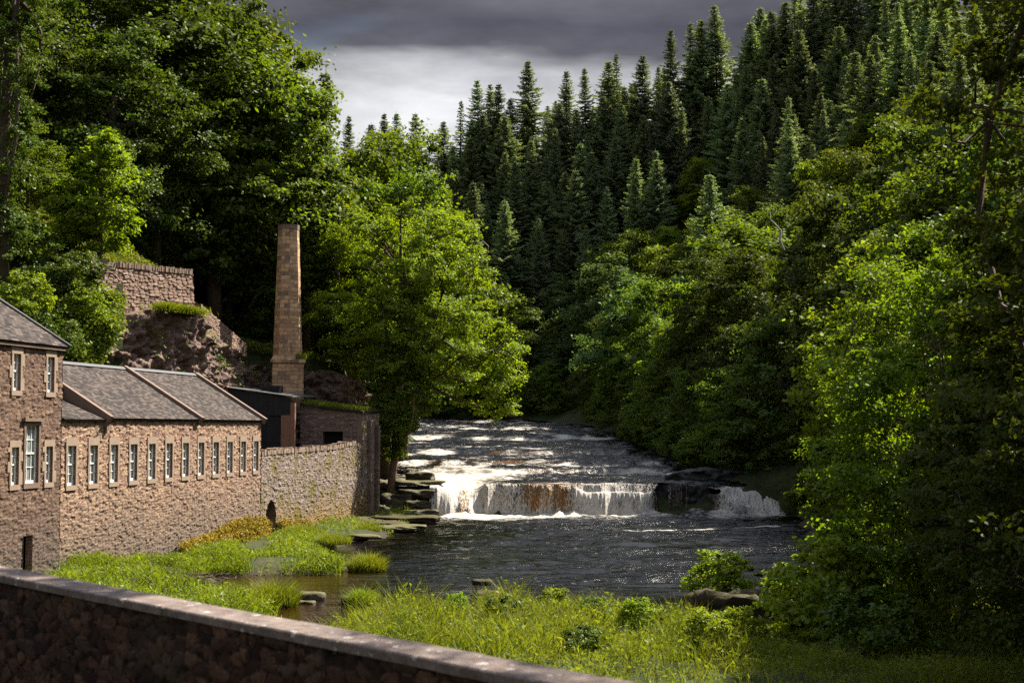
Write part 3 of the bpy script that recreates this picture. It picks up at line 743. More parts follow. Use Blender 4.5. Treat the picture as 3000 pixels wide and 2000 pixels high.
# bedrock under and beside the fall
def strip_rock(name, P, z0f, z1f, mat, seed, amp=0.4, nz=14, step=0.35, back=1.5, lay=2.2):
    """a rock face along a plan polyline, with layered ledges and a ragged top"""
    pts = []
    for (x0, y0), (x1, y1) in zip(P[:-1], P[1:]):
        L = math.hypot(x1 - x0, y1 - y0); k = max(2, int(L / step))
        for i in range(k): pts.append((x0 + (x1 - x0) * i / k, y0 + (y1 - y0) * i / k))
    pts.append(P[-1]); pts = np.array(pts); n = len(pts)
    tg = np.gradient(pts, axis=0); tg /= np.linalg.norm(tg, axis=1)[:, None] + 1e-9
    no = np.stack([tg[:, 1], -tg[:, 0]], 1)
    s = np.concatenate([[0], np.cumsum(np.hypot(*np.diff(pts, axis=0).T))])
    z0 = np.array([z0f(*p) for p in pts]); z1 = np.array([z1f(*p) for p in pts]) + fbm(s / 2, s * 0, 3, seed) * 0.9
    rows = []
    for j in range(nz + 2):
        t = min(j / nz, 1.0); zz = z0 + (z1 - z0) * t
        layer = np.floor(zz * lay + fbm(s / 3, s * 0, 2, seed + 4) * 2)
        ci, ce = worley(s / 1.1 + layer * 0.37, layer * 1.0 + 0.5, seed, 0.6)
        wu = s + fbm(s, zz, 2, seed) * 0.6; wv = zz + fbm(s + 7, zz, 2, seed) * 0.6 + s * 0.18
        off = (fbm(s / 3.0, zz / 3.0, 2, seed) * 1.2 + facets(wu / 1.5, wv / 0.9, seed) * 0.5 + facets(wu / 0.55, wv / 0.36, seed + 3) * 0.45 + facets(wu / 0.22, wv / 0.16, seed + 5) * 0.16) * amp - t * 0.25 * amp
        if j == nz + 1: off = off - back
        rows.append(np.stack([pts[:, 0] + no[:, 0] * off, pts[:, 1] + no[:, 1] * off, zz + (0.1 if j > nz else 0)], 1))
    V = np.concatenate(rows); F = grid_faces(n, nz + 2)
    return mesh_obj(name, V, F, mat, smooth=False)


lw = strip_rock('rock_ledge', [(10.9, 109.0), (13.4, 108.45), (15.2, 109.0), (15.8, 110.5)], lambda x, y: -0.4, lambda x, y: 2.30, M['rock_wet'], 3, 0.35, nz=18, step=0.12, back=2.5)
tag(lw, 'wet black rock ledge with thin threads of water, right of the main curtain', 'rock')
up = strip_rock('rock_ledge', [(12.0, 112.4), (15, 111.6), (19.5, 112.0), (22, 112)], lambda x, y: 1.6, lambda x, y: 3.05, M['rock_wet'], 8, 0.5, nz=12, step=0.2, back=4)
tag(up, 'low dark rock step above the fall under the right bank trees', 'rock')

slabs = [((1225, 1515), 4.4, 2.2, 1.0, 'rock', 'lowest dark slab beside the foot of the fall'), ]
rock_defs = [
    # loc (x, y, ztop), dims (x, y, z)
    ((-6.9, 107.4, 0.55), (2.9, 2.6, 1.0), 'bottom slab of the stepped rock stack beside the fall'),
    ((-8.6, 108.4, 1.75), (2.3, 2.2, 1.3), 'dark block behind the mossy blocks in the rock stack'),
    ((-7.2, 108.0, 1.2), (1.9, 2.2, 0.8), 'squat dark block with moss in its joints, middle of rock stack'),
    ((-6.2, 108.1, 1.15), (1.0, 2.0, 0.8), 'rounded mossy end block of the rock stack touching white water'),
    ((-7.1, 108.6, 1.95), (3.1, 2.2, 0.75), 'wide block with bright moss on top in the rock stack'),
    ((-7.3, 109.5, 2.55), (3.6, 2.2, 0.55), 'flat grey slab high on the rock stack with water sliding over it'),
    ((-7.2, 111.6, 3.15), (2.2, 1.8, 0.8), 'topmost dark block above the rock stack at the rapids edge'),
    ((-9.3, 109.8, 2.6), (2.0, 2.2, 1.2), 'shadowed block of the rock stack under the leaning tree roots'),
    ((-9.9, 107.6, 0.9), (2.2, 2.4, 1.6), 'low shaded rock at the foot of the end wall'),
]
for i, (l, d, lab) in enumerate(rock_defs):
    boulder('rock_slab', (l[0], l[1], l[2] - d[2] / 2), d, M['rock'], 100 + i, lab, group='stepped rocks beside the waterfall', rz=random.Random(i).uniform(-.12, .12), boxy=0.9, amp=0.34, n=40)
shelf_defs = [
    (pool(1185, 1530), (4.6, 3.4, 0.55), 'long flat mossy shelf running out into the pool below the fall'),
    (pool(1100, 1548), (3.4, 3.2, 0.5), 'pale flat shelf rock with yellow moss beside the yard wall foot'),
    (pool(1165, 1556), (3.0, 2.2, 0.34), 'thin dark slab at the pool edge below the mossy shelf'),
    (pool(1065, 1583), (1.7, 1.2, 0.26), 'small low slab at the water between grass tufts'),
    (pool(1000, 1535), (3.6, 4.0, 0.5), 'mossy shelf against the base of the yard wall'),
]
for i, (l, d, lab) in enumerate(shelf_defs):
    boulder('rock_shelf', (l[0], l[1], 0.22), d, M['rock_moss'] if i in (0, 1, 4) else M['rock'], 140 + i, lab, boxy=0.9, amp=0.45, n=30)
x, y = pool(912, 1757); boulder('river_stone', (x, y, 0.05), (1.15, 0.9, 0.55), M['rock'], 150, 'flat two-lobed dark stone standing out of the calm pool', boxy=0.3)
x, y = pool(900, 1762); boulder('river_stone', (x + 0.05, y - 0.5, -0.03), (0.75, 0.5, 0.28), M['rock'], 151, 'small slab stone lying against the flat dark stone in the pool', boxy=0.4)
x, y = pool(1020, 1767); boulder('river_stone', (x, y, 0.02), (0.55, 0.5, 0.45), M['rock_wet'], 152, 'little black stone beside the grass tuft in the pool', boxy=0.3)
x, y = pool(1412, 1709); boulder('river_stone', (x, y, 0.02), (0.9, 0.6, 0.34), M['rock_moss'], 153, 'smaller brown stone out in midstream', boxy=0.3)
x, y = pool(1427, 1752); boulder('river_stone', (x, y, 0.04), (1.15, 0.8, 0.5), M['rock_moss'], 154, 'mossy brown stone standing up midstream in front of a smaller one', boxy=0.2, amp=0.6)
x, y = pool(2185, 1835); boulder('river_boulder', (x, y, 0.3), (3.6, 1.9, 1.7), M['rock_moss'], 155, 'long moss covered boulder at the right water edge', boxy=0.3, amp=0.5, n=34)
x, y = pool(2280, 1772); boulder('river_stone', (x, y, 0.02), (0.7, 0.5, 0.4), M['rock_wet'], 156, 'dark wet stone in the water behind the long mossy boulder', boxy=0.3)
x, y = pool(2005, 1792); boulder('river_stone', (x, y, -0.04), (0.6, 0.5, 0.22), M['rock_moss'], 157, 'low mossy stone awash left of the bright bush boulder', boxy=0.3)
x, y = pool(2270, 1880); boulder('river_stone', (x, y, 0.2), (1.1, 0.7, 0.35), M['rock'], 158, 'pale flat stone on the near bank below the mossy boulder', boxy=0.7)

rb_ = strip_rock('bank_rock', [(19.5, 84), (20.6, 92), (22.2, 100), (22.6, 106), (21.6, 110.5)][::-1], lambda x, y: -0.6, lambda x, y: 1.5, M['rock_wet'], 12, 0.5, nz=14, step=0.2, back=3)
tag(rb_, 'black shaded rock bank under the trees right of the fall', 'rock')
# cliff behind the mill
cl1 = strip_rock('cliff', [(-26.9, 84.0), (-25.0, 88.0), (-22.6, 92.6), (-20.7, 96.6), (-20.9, 98.5), (-19.9, 104), (-19.6, 109.2), (-17.5, 110.4), (-12.8, 111.6), (-11.2, 114.5)],
                 lambda x, y: 4.0, lambda x, y: float(np.interp(y, [84, 88, 89.5, 91, 95.6, 98, 104, 110, 115], [12.5, 13.0, 13.6, 14.3, 14.6, 13.3, 12.3, 11.3, 10.0])), M['cliff'], 17, 0.85, nz=70, step=0.11, back=2.4, lay=1.5)
tag(cl1, 'dark rock cliff with ledges rising behind the slate roofs', 'cliff')

# ---------------------------------------------------------------- the mill
MR = math.atan2(UY, UX)
def mill(s, y, z=0.0):
    """mill frame (s along the river wall, y away from the river) to world"""
    return (OX + UX * s - UY * y, OY + UY * s + UX * y, z)


def wall_holes(mb, x0, x1, z0, z1, holes, y=0.0, depth=0.28):
    """upright wall face at y with rectangular holes and their reveals; faces -y"""
    xs = sorted({x0, x1} | {h[0] for h in holes} | {h[1] for h in holes})
    for a, b in zip(xs[:-1], xs[1:]):
        hs = sorted([h for h in holes if h[0] <= a + 1e-6 and h[1] >= b - 1e-6], key=lambda h: h[2])
        z = z0
        for h in hs:
            if h[2] > z: mb.quad((a, y, z), (b, y, z), (b, y, h[2]), (a, y, h[2]))
            z = h[3]
        mb.quad((a, y, z), (b, y, z), (b, y, z1), (a, y, z1))
    for h in holes:
        a, b, c, d = h[:4]
        mb.quad((a, y, c), (a, y, d), (a, y + depth, d), (a, y + depth, c))
        mb.quad((b, y, d), (b, y, c), (b, y + depth, c), (b, y + depth, d))
        mb.quad((a, y, d), (b, y, d), (b, y + depth, d), (a, y + depth, d))
        mb.quad((a, y + depth, c), (b, y + depth, c), (b, y, c), (a, y, c))


def make_window(parent, x, z0, z1, wd, depth=0.15, rows=(2, 2), quoins=False, cols=2, rng=random.Random(1), mat='ashlar', lintel=0.32):
    xa, xb = x - wd / 2, x + wd / 2
    g = MB(); g.quad((xa, depth, z0), (xb, depth, z0), (xb, depth, z1), (xa, depth, z1))
    win = g.build('window', M['glass'], parent)
    f = MB(); y0, y1 = depth - 0.05, depth - 0.003; t = 0.045
    f.box(xa, xa + t, y0, y1, z0, z1); f.box(xb - t, xb, y0, y1, z0, z1)
    f.box(xa + t, xb - t, y0, y1, z1 - t, z1); f.box(xa + t, xb - t, y0 - 0.01, y1, z0, z0 + 0.11)
    zm = (z0 + z1) / 2 + 0.05; f.box(xa + t, xb - t, y0 - 0.015, y1, zm - 0.03, zm + 0.03)
    for k in range(1, cols):
        xx = xa + (xb - xa) * k / cols; f.box(xx - 0.012, xx + 0.012, y0 + 0.015, y1, z0 + 0.11, z1 - t)
    for a, b, n in ((z0 + 0.11, zm - 0.03, rows[0]), (zm + 0.03, z1 - t, rows[1])):
        for k in range(1, n):
            zz = a + (b - a) * k / n; f.box(xa + t, xb - t, y0 + 0.012, y1, zz - 0.012, zz + 0.012)
    f.build('sash_frame', M['white'], win)
    s = MB(); j = 0.12; p = -0.035
    s.box(xa - j - 0.03, xb + j + 0.03, p, 0.05, z1 + 0.002, z1 + lintel)
    s.box(xa - j, xb + j, p - 0.012, 0.06, z0 - 0.2, z0 - 0.002)
    z = z0; side = 0
    while z < z1 - 0.02:
        h = min(rng.uniform(0.36, 0.5), z1 - z)
        if z1 - z - h < 0.15: h = z1 - z
        for sg, xx in ((-1, xa), (1, xb)):
            e = j + (0.16 if (quoins and (side + (sg > 0)) % 2) else 0.02 * ((side + (sg > 0)) % 2))
            a, b = (xx - e, xx) if sg < 0 else (xx, xx + e)
            s.box(a, b, p, 0.05, z + 0.004, z + h)
        z += h; side += 1
    s.build('stone_surround', M[mat], win)
    return win


def roof_plane(name, P, mat, parent, th=0.09):
    """thick slate plane; P = eave a, eave b, ridge b, ridge a"""
    P = [Vector(p) for p in P]; n = (P[1] - P[0]).cross(P[3] - P[0]).normalized()
    du = (P[1] - P[0]).normalized(); dv = n.cross(du)
    nu, nv = 40, 16; V = []; UVs = []
    for j in range(nv + 1):
        for i in range(nu + 1):
            a = P[0].lerp(P[1], i / nu); b = P[3].lerp(P[2], i / nu); q = a.lerp(b, j / nv)
            sag = -0.05 * math.sin(PI * i / nu) * math.sin(PI * j / nv) + float(fbm(np.array([i * 0.31 + P[0].x]), np.array([j * 0.4]), 2, 5)[0]) * 0.05
            V.append(q + n * sag); UVs.append(((q - P[0]).dot(du) + P[0].x, (q - P[0]).dot(dv)))
    F = [tuple(x) for x in grid_faces(nu + 1, nv + 1)]
    b0 = len(V)
    for q in P: V.append(q - n * th); UVs.append(((q - P[0]).dot(du), 0))
    c = [0, nu, (nu + 1) * (nv + 1) - 1, (nu + 1) * nv]
    for i in range(4):
        k = (i + 1) % 4; F.append((c[i], b0 + i, b0 + k, c[k]))
    F.append((b0 + 3, b0 + 2, b0 + 1, b0))
    return mesh_obj(name, V, F, mat, parent, uv=np.array(UVs))


def relief(name, mat, parent, aa, t0, top, pos, holes=(), hole_fn=None, su=2.6, sv2=6.0, amp=0.05, seed=1, step=0.05):
    """a rubble wall face built stone by stone: aa the span along the wall, t0 foot, top(a) head, pos(a, z, proud) to the parent's frame"""
    A = np.arange(aa[0], aa[1] + 1e-6, step); ZT = max(float(top(a)) for a in (aa[0], (aa[0] + aa[1]) / 2, aa[1]))
    T = np.linspace(0, 1, int((ZT - t0) / (step * 0.85)) + 2)
    for h in holes: A = np.concatenate([A, [h[0], h[1]]])
    A = np.unique(np.round(A, 4)); Zl = t0 + (ZT - t0) * T
    flat = abs(float(top(aa[0])) - float(top(aa[1]))) < 1e-6
    if flat:
        for h in holes: Zl = np.concatenate([Zl, [h[2], h[3]]])
        Zl = np.unique(np.round(Zl, 4))
    AA, ZZ = np.meshgrid(A, Zl)
    if not flat: tp = np.array([float(top(a)) for a in A])[None, :]; ZZ = t0 + (ZZ - t0) * (tp - t0) / (ZT - t0)
    du = fbm(AA * 2.4, ZZ * 2.4, 3, seed) * 0.20; dv = fbm(AA * 1.1 + 5, ZZ * 2.4, 3, seed + 1) * 0.16
    ci, ce = worley((AA + du) * su, (ZZ + dv) * sv2, seed, 0.8)
    dep = np.clip(ce / 0.22, 0, 1) ** 0.6 * amp + (ci - 0.5) * amp * 0.9 + fbm(AA * 8, ZZ * 11, 3, seed + 2) * amp * 0.35
    F = grid_faces(len(A), len(Zl)); ca = AA.ravel()[F].mean(1); cz = ZZ.ravel()[F].mean(1); ok = np.ones(len(F), bool)
    for h in holes: ok &= ~((ca > h[0]) & (ca < h[1]) & (cz > h[2]) & (cz < h[3]))
    if hole_fn: ok &= ~hole_fn(ca, cz)
    X_, Y_, Z_ = pos(AA, ZZ, dep)
    return mesh_obj(name, np.stack([X_, Y_, Z_], -1).reshape(-1, 3), F[ok], mat, parent, attrs={'stone': ci, 'joint': ce})


def reveals(mb, holes, y, depth):
    for a, b, c, d in [h[:4] for h in holes]:
        mb.quad((a, y, c), (a, y, d), (a, y + depth, d), (a, y + depth, c)); mb.quad((b, y, d), (b, y, c), (b, y + depth, c), (b, y + depth, d))
        mb.quad((a, y, d), (b, y, d), (b, y + depth, d), (a, y + depth, d)); mb.quad((a, y + depth, c), (b, y + depth, c), (b, y, c), (a, y, c))


rng = random.Random(11)
# long low wing
wing = empty('mill_wing', (OX, OY, 0), MR, 'long low pink stone mill wing with twelve narrow windows under slate roofs', 'building')
WX = [0.88 + 1.943 * i for i in range(12)]
holes = [(x - 0.36, x + 0.36, 4.18, 5.85) for x in WX]
b = MB(); reveals(b, holes, -0.01, 0.28)
# far gable and back wall
b.add([(23.1, 0, -0.6), (23.1, 8.2, -0.6), (23.1, 8.2, 7.02), (23.1, 4.1, 9.62), (23.1, 0, 7.02)], [(0, 1, 2, 3, 4)])
b.quad((23.1, 8.2, -0.6), (0.003, 8.2, -0.6), (0.003, 8.2, 7.02), (23.1, 8.2, 7.02))
b.build('gable', M['plain_wall'], wing)
relief('wall', M['wing_wall'], wing, (0.003, 23.1), -0.6, lambda a: 7.02, lambda a, z, d: (a, 0.05 - d, z), holes, su=3.2, sv2=7.5, amp=0.05, seed=3)
back = MB(); back.box(0.3, 22.8, 0.6, 0.62, 3.9, 6.2); back.build('interior', M['dark'], wing)
for x in WX: make_window(wing, x, 4.18, 5.85, 0.72, rows=(2, 2), quoins=False, rng=rng)
EY, EZ, RY, RZ = -0.16, 7.04, 4.1, 9.68
r0 = roof_plane('slate_roof', [(0.01, EY, EZ - 0.06), (3.7, EY, EZ - 0.06), (3.7, RY, RZ - 0.85), (0.01, RY, RZ - 0.85)], M['slate'], wing)
r1 = roof_plane('slate_roof', [(3.98, EY, EZ), (13.85, EY, EZ), (13.85, RY, RZ), (3.98, RY, RZ)], M['slate'], wing)
r1b = roof_plane('slate_roof', [(0.01, 1.9, EZ + 1.30), (3.98, 1.9, EZ + 1.30), (3.98, RY, RZ), (0.01, RY, RZ)], M['slate'], wing)
r2 = roof_plane('slate_roof', [(14.17, EY, EZ), (22.9, EY, EZ), (22.9, RY, RZ), (14.17, RY, RZ)], M['slate'], wing)
for (xa, xb) in ((0.01, 13.85), (14.17, 22.9)): roof_plane('back_roof', [(xb, 8.36, EZ), (xa, 8.36, EZ), (xa, RY, RZ), (xb, RY, RZ)], M['slate'], wing)
cp = MB()


def skew(mb, x0, x1, y0, z0, y1, z1, th=0.16, down=0.30):
    n = Vector((0, -(z1 - z0), (y1 - y0))).normalized()
    a = Vector((x0, y0, z0)); bq = Vector((x0, y1, z1)); dx = Vector((x1 - x0, 0, 0))
    Vs = [a - n * down, a - n * down + dx, bq - n * down + dx, bq - n * down, a + n * th, a + n * th + dx, bq + n * th + dx, bq + n * th]
    mb.add(Vs, [(0, 3, 2, 1), (4, 5, 6, 7), (0, 1, 5, 4), (2, 3, 7, 6), (0, 4, 7, 3), (1, 2, 6, 5)])


for xa, xb, yy in ((3.70, 3.98, -0.30), (13.85, 14.17, -0.26), (22.9, 23.22, -0.26)):
    k = MB(); sl_ = (RZ - EZ) / (RY - EY)
    skew(k, xa, xb, yy, EZ + (yy - EY) * sl_ + 0.02, RY, RZ + 0.02, 0.15, 0.42 if xa < 5 else 0.2)
    k.build('stone_skew', M['ashlar_dim'], wing)
rd = MB()
for xa, xb in ((0.01, 13.84), (14.18, 22.89)):
    V = [(x, RY + dy, RZ + dz) for x in (xa, xb) for dy, dz in ((-0.22, -0.06), (-0.1, 0.06), (0, 0.09), (0.1, 0.06), (0.22, -0.06))]
    rd.add(V, [(i, i + 5, i + 6, i + 1) for i in range(4)])
rd.build('ridge_cap', M['lead'], wing)
gut = MB(); gut.box(3.78, 3.90, -0.14, -0.02, 6.35, 6.98); gut.build('downpipe', M['ashlar_dim'], wing)

# taller block at the left
tower = empty('mill_block', (OX, OY, 0), MR, 'taller two storey brown stone mill block with hipped slate roof', 'building')
TH = [(-3.63 - .27, -3.63 + .27, 8.06, 9.5), (-1.0 - .27, -1.0 + .27, 8.06, 9.5), (-3.63 - .27, -3.63 + .27, 4.38, 5.85), (-1.0 - .27, -1.0 + .27, 4.38, 5.85), (-2.36 - .5, -2.36 + .5, 4.4, 6.68), (-2.9, -2.2, 0.3, 2.35)]
b = MB(); reveals(b, TH, -0.03, 0.30)
b.quad((0, -0.006, -0.6), (0, 8.2, -0.6), (0, 8.2, 9.95), (0, -0.006, 9.95)); b.quad((0, 8.2, -0.6), (-12, 8.2, -0.6), (-12, 8.2, 9.95), (0, 8.2, 9.95)); b.quad((-12, 8.2, -.6), (-12, -0.006, -.6), (-12, -0.006, 9.95), (-12, 8.2, 9.95))
b.build('back_wall', M['plain_wall'], tower)
relief('wall', M['tower_wall'], tower, (-12, 0), -0.6, lambda a: 9.95, lambda a, z, d: (a, 0.04 - d, z), TH, su=3.0, sv2=7.0, amp=0.045, seed=5)
bk = MB(); bk.box(-11.7, -0.3, 0.6, 0.62, 0.0, 9.8); bk.build('interior', M['dark'], tower)
for h in TH[:4]: make_window(tower, (h[0] + h[1]) / 2, h[2], h[3], 0.54, quoins=True, rng=rng, lintel=0.26)
h = TH[4]; bw = make_window(tower, -2.36, h[2], h[3], 1.0, rows=(2, 2), cols=3, rng=rng, mat='ashlar_dim', lintel=0.14)
hm = MB(); hm.box(-3.1, -1.62, -0.13, 0.05, 6.86, 6.98); hm.build('hood_mould', M['ashlar_dim'], bw)
rv = 3.7
hr = MB(); e0 = 0.2
P_ = {'a': (-12.2, -e0, 9.98), 'b': (e0, -e0, 9.98), 'c': (e0, 8.4, 9.98), 'd': (-12.2, 8.4, 9.98), 'r1': (-3.9, 4.1, 13.7), 'r0': (-12.2, 4.1, 13.7)}
roof_plane('slate_roof', [P_['a'], P_['b'], P_['r1'], P_['r0']], M['slate'], tower)
roof_plane('hip_roof', [P_['b'], P_['c'], (-3.9, 4.12, 13.7), P_['r1']], M['slate'], tower)
roof_plane('back_roof', [P_['c'], P_['d'], P_['r0'], P_['r1']], M['slate'], tower)
hp = MB(); hp.tube([(e0 + 0.02, -e0 - 0.02, 10.0), (-3.9, 4.1, 13.74)], [0.07, 0.07], 6); hp.tube([(-3.9, 4.1, 13.74), (-12, 4.1, 13.74)], [0.09, 0.09], 6); hp.build('hip_flashing', M['lead'], tower, True)
fl = MB(); fl.box(-12.1, 0.1, -0.13, -0.01, 9.80, 9.9); fl.build('eave_course', M['ashlar_dim'], tower)

# yard wall with the dark archway
yw = empty('yard_wall', (OX, OY, 0), MR, 'lichen covered yard wall with rough stone coping and dark arched opening', 'wall')
b = MB(); x0, x1 = 23.1, 43.0; ax, aw, az, ah = 24.75, 0.85, 1.35, 1.05
def ytop(x): return 5.02 + 0.22 * (x - 23.1) / 20 + (0.16 * math.exp(-((x - 40.5) / 2.0) ** 2)) - (0.25 * max(0, x - 42) if x > 42 else 0)
xs = sorted(set([x0, ax - aw] + [ax - aw + 2 * aw * k / 16 for k in range(17)] + [ax + aw] + list(np.linspace(ax + aw + 0.3, x1, 24))))
arch = lambda x: az + ah * math.sqrt(max(0, 1 - ((x - ax) / aw) ** 2))
for a, c in zip(xs[:-1], xs[1:]):
    inside = a >= ax - aw - 1e-6 and c <= ax + aw + 1e-6
    za, zc_ = (arch(a), arch(c)) if inside else (-0.6, -0.6)
    b.quad((c, 0.55, -0.6), (a, 0.55, -0.6), (a, 0.55, ytop(a)), (c, 0.55, ytop(c)))
    b.quad((a, 0, ytop(a)), (c, 0, ytop(c)), (c, 0.55, ytop(c)), (a, 0.55, ytop(a)))
    if inside: b.quad((a, 0, za), (a, 0.54, za), (c, 0.54, zc_), (c, 0, zc_))
for xx in (ax - aw, ax + aw): b.quad((xx, 0, -0.6), (xx, 0, az), (xx, 0.54, az), (xx, 0.54, -0.6))
b.quad((x1, 0, -.6), (x1, .55, -.6), (x1, .55, ytop(x1)), (x1, 0, ytop(x1)))
b.build('wall_back', M['plain_wall'], yw)
relief('wall', M['yard_wall'], yw, (x0 + 0.004, x1), -0.6, ytop, lambda a, z, d: (a, 0.03 - d, z), hole_fn=lambda a, z: (np.abs(a - ax) < aw) & (z < az + ah * np.sqrt(np.clip(1 - ((a - ax) / aw) ** 2, 0, 1))), su=3.0, sv2=6.5, amp=0.055, seed=9)
b = MB(); b.box(ax - aw - .05, ax + aw + .05, 0.545, 0.548, -0.6, 2.6); b.build('archway_recess', M['dark'], yw)
c = MB(); x = x0 + 0.02
while x < x1 - 0.1:
    wd = rng.uniform(0.10, 0.26); t = ytop(x + wd / 2); hgt = rng.uniform(0.20, 0.36)
    c.box(x, x + wd - 0.012, -0.05 + rng.uniform(-.04, .03), 0.6, t + 0.003, t + hgt, 0.02, rng); x += wd
c.build('coping_stones', M['coping'], yw)

# stone shed
shed = empty('stone_shed', (OX, OY, 0), MR, 'small dark stone shed with a square black opening and grassy roof edge', 'shed')
b = MB()
def front(mb, s, ya, yb, z0, zta, ztb, hole=None, depth=0.35):
    """wall facing the camera (towards -s) from y=ya to y=yb with a sloping top"""
    zt = lambda y: zta + (ztb - zta) * (y - ya) / (yb - ya)
    ys_ = [ya, yb] if not hole else [ya, hole[0], hole[1], yb]
    for a, c in zip(ys_[:-1], ys_[1:]):
        if hole and abs(a - hole[0]) < 1e-6:
            mb.quad((s, c, z0), (s, a, z0), (s, a, hole[2]), (s, c, hole[2])); mb.quad((s, c, hole[3]), (s, a, hole[3]), (s, a, zt(a)), (s, c, zt(c)))
        else: mb.quad((s, c, z0), (s, a, z0), (s, a, zt(a)), (s, c, zt(c)))
    if hole:
        y0, y1, a, c = hole
        mb.quad((s, y0, a), (s, y0, c), (s + depth, y0, c), (s + depth, y0, a)); mb.quad((s, y1, c), (s, y1, a), (s + depth, y1, a), (s + depth, y1, c)); mb.quad((s, y0, c), (s, y1, c), (s + depth, y1, c), (s + depth, y0, c))
b.quad((43.03, 1.4, 4.6), (43.03, 1.4, 6.35), (43.4, 1.4, 6.35), (43.4, 1.4, 4.6)); b.quad((43.03, 2.9, 6.35), (43.03, 2.9, 4.6), (43.4, 2.9, 4.6), (43.4, 2.9, 6.35))
b.quad((47.3, 0, -0.6), (47.3, 4.6, -0.6), (47.3, 4.6, 8.3), (47.3, 0, 7.75)); b.quad((43.02, 0.56, -0.6), (43.02, 0, -0.6), (43.02, 0, 4.0), (43.02, 0.56, 4.0))
b.build('back_wall', M['plain_wall'], shed)
relief('wall', M['shed_wall'], shed, (0.0, 4.6), 4.0, lambda a: 7.62 + 0.115 * a, lambda a, z, d: (43.05 - d, a, z), hole_fn=lambda a, z: (a > 1.4) & (a < 2.9) & (z > 4.6) & (z < 6.35), su=3.0, sv2=7.0, amp=0.045, seed=12)
relief('end_wall', M['yard_wall'], shed, (43.05, 47.3), -0.6, lambda a: 7.68, lambda a, z, d: (a, 0.03 - d, z), su=2.6, sv2=6.0, amp=0.06, seed=13)
b = MB(); b.quad((43.4, 3.0, 4.4), (43.4, 1.3, 4.4), (43.4, 1.3, 6.5), (43.4, 3.0, 6.5)); b.build('opening', M['dark'], shed)
b = MB(); b.box(42.98, 43.5, 1.2, 3.1, 6.352, 6.56); b.box(42.985, 43.4, 0.002, 0.36, 4.5, 7.58)
b.build('dressed_stones', M['ashlar_dim'], shed)
b = MB(); b.add([(42.85, -0.12, 7.64), (47.4, -0.12, 7.80), (47.4, 4.6, 8.36), (42.85, 4.6, 8.18), (42.85, -0.12, 7.80), (47.4, -0.12, 7.95), (47.4, 4.6, 8.5), (42.85, 4.6, 8.33)], [(0, 1, 2, 3), (7, 6, 5, 4), (0, 4, 5, 1), (3, 2, 6, 7), (0, 3, 7, 4), (1, 5, 6, 2)])
b.build('roof', M['rock_moss'], shed)
for k, xx in enumerate((44.4, 46.2)):
    b = MB(); b.box(xx, xx + 0.6, -0.28, -0.003, -0.6, 7.2 - k * 0.4, 0.03, rng); b.build('buttress', M['plain_wall'], shed)

# black timber shed
ts = empty('timber_shed', (OX, OY, 0), MR, 'black boarded timber shed with tall double doors and brick pier', 'shed')
b = MB()
for i in range(34):                                   # boards of the fascia
    ya = 4.62 + i * 0.185; yb = ya + 0.175; o = 0.012 * (i % 2); zt = lambda y: 8.72 + (y - 4.6) * 0.135
    b.add([(41.0 - o, ya, 7.5), (41.0 - o, yb, 7.5), (41.0 - o, yb, zt(yb)), (41.0 - o, ya, zt(ya)), (41.1, ya, 7.5), (41.1, yb, 7.5), (41.1, yb, zt(yb)), (41.1, ya, zt(ya))], [(1, 0, 3, 2), (4, 5, 6, 7), (0, 4, 7, 3), (5, 1, 2, 6), (0, 1, 5, 4)])
b.build('boarded_front', M['black_wood'], ts)
for (ya, yb) in ((5.35, 6.5), (6.52, 7.7)):
    b = MB(); k = int((yb - ya) / 0.115)
    for i in range(k):
        a = ya + i * (yb - ya) / k; b.box(41.18, 41.22 + 0.012 * (i % 2), a, a + (yb - ya) / k - 0.012, 4.6, 7.48)
    d = b.build('door', M['black_wood'], ts)
    for za_, zb_ in ((5.6, 5.76), (7.2, 7.34)): br = MB(); br.box(41.13, 41.178, ya, yb, za_, zb_); br.build('door_brace', M['black_wood'], d)
b = MB(); b.box(41.0, 41.6, 4.62, 5.33, 4.0, 7.495); b.box(40.93, 41.2, 4.3, 4.62, 4.0, 8.35); b.build('brick_pier', M['brick'], ts)
b = MB(); b.quad((41.25, 10.9, 4), (41.25, 7.72, 4), (41.25, 7.72, 7.5), (41.25, 10.9, 7.5)); b.build('side_wall', M['plain_wall'], ts)
b = MB(); b.add([(40.85, 4.4, 8.76), (46, 4.4, 8.85), (46, 10.95, 9.7), (40.85, 10.95, 9.64), (40.85, 4.4, 8.84), (46, 4.4, 8.93), (46, 10.95, 9.78), (40.85, 10.95, 9.72)], [(0, 1, 2, 3), (7, 6, 5, 4), (0, 4, 5, 1), (3, 2, 6, 7), (0, 3, 7, 4), (1, 5, 6, 2)]); b.build('roof', M['lead'], ts)
vb = MB(); vb.box(43, 43.8, 6.2, 7.6, 9.05, 9.65); vb.build('roof_box', M['black_wood'], ts)

# chimney
cx, cy, _ = at(842, 1100, 107.0)
ch = empty('chimney_stack', (cx, cy, 0), 0, 'tall tapering octagonal sandstone mill chimney on a square plinth', 'chimney')


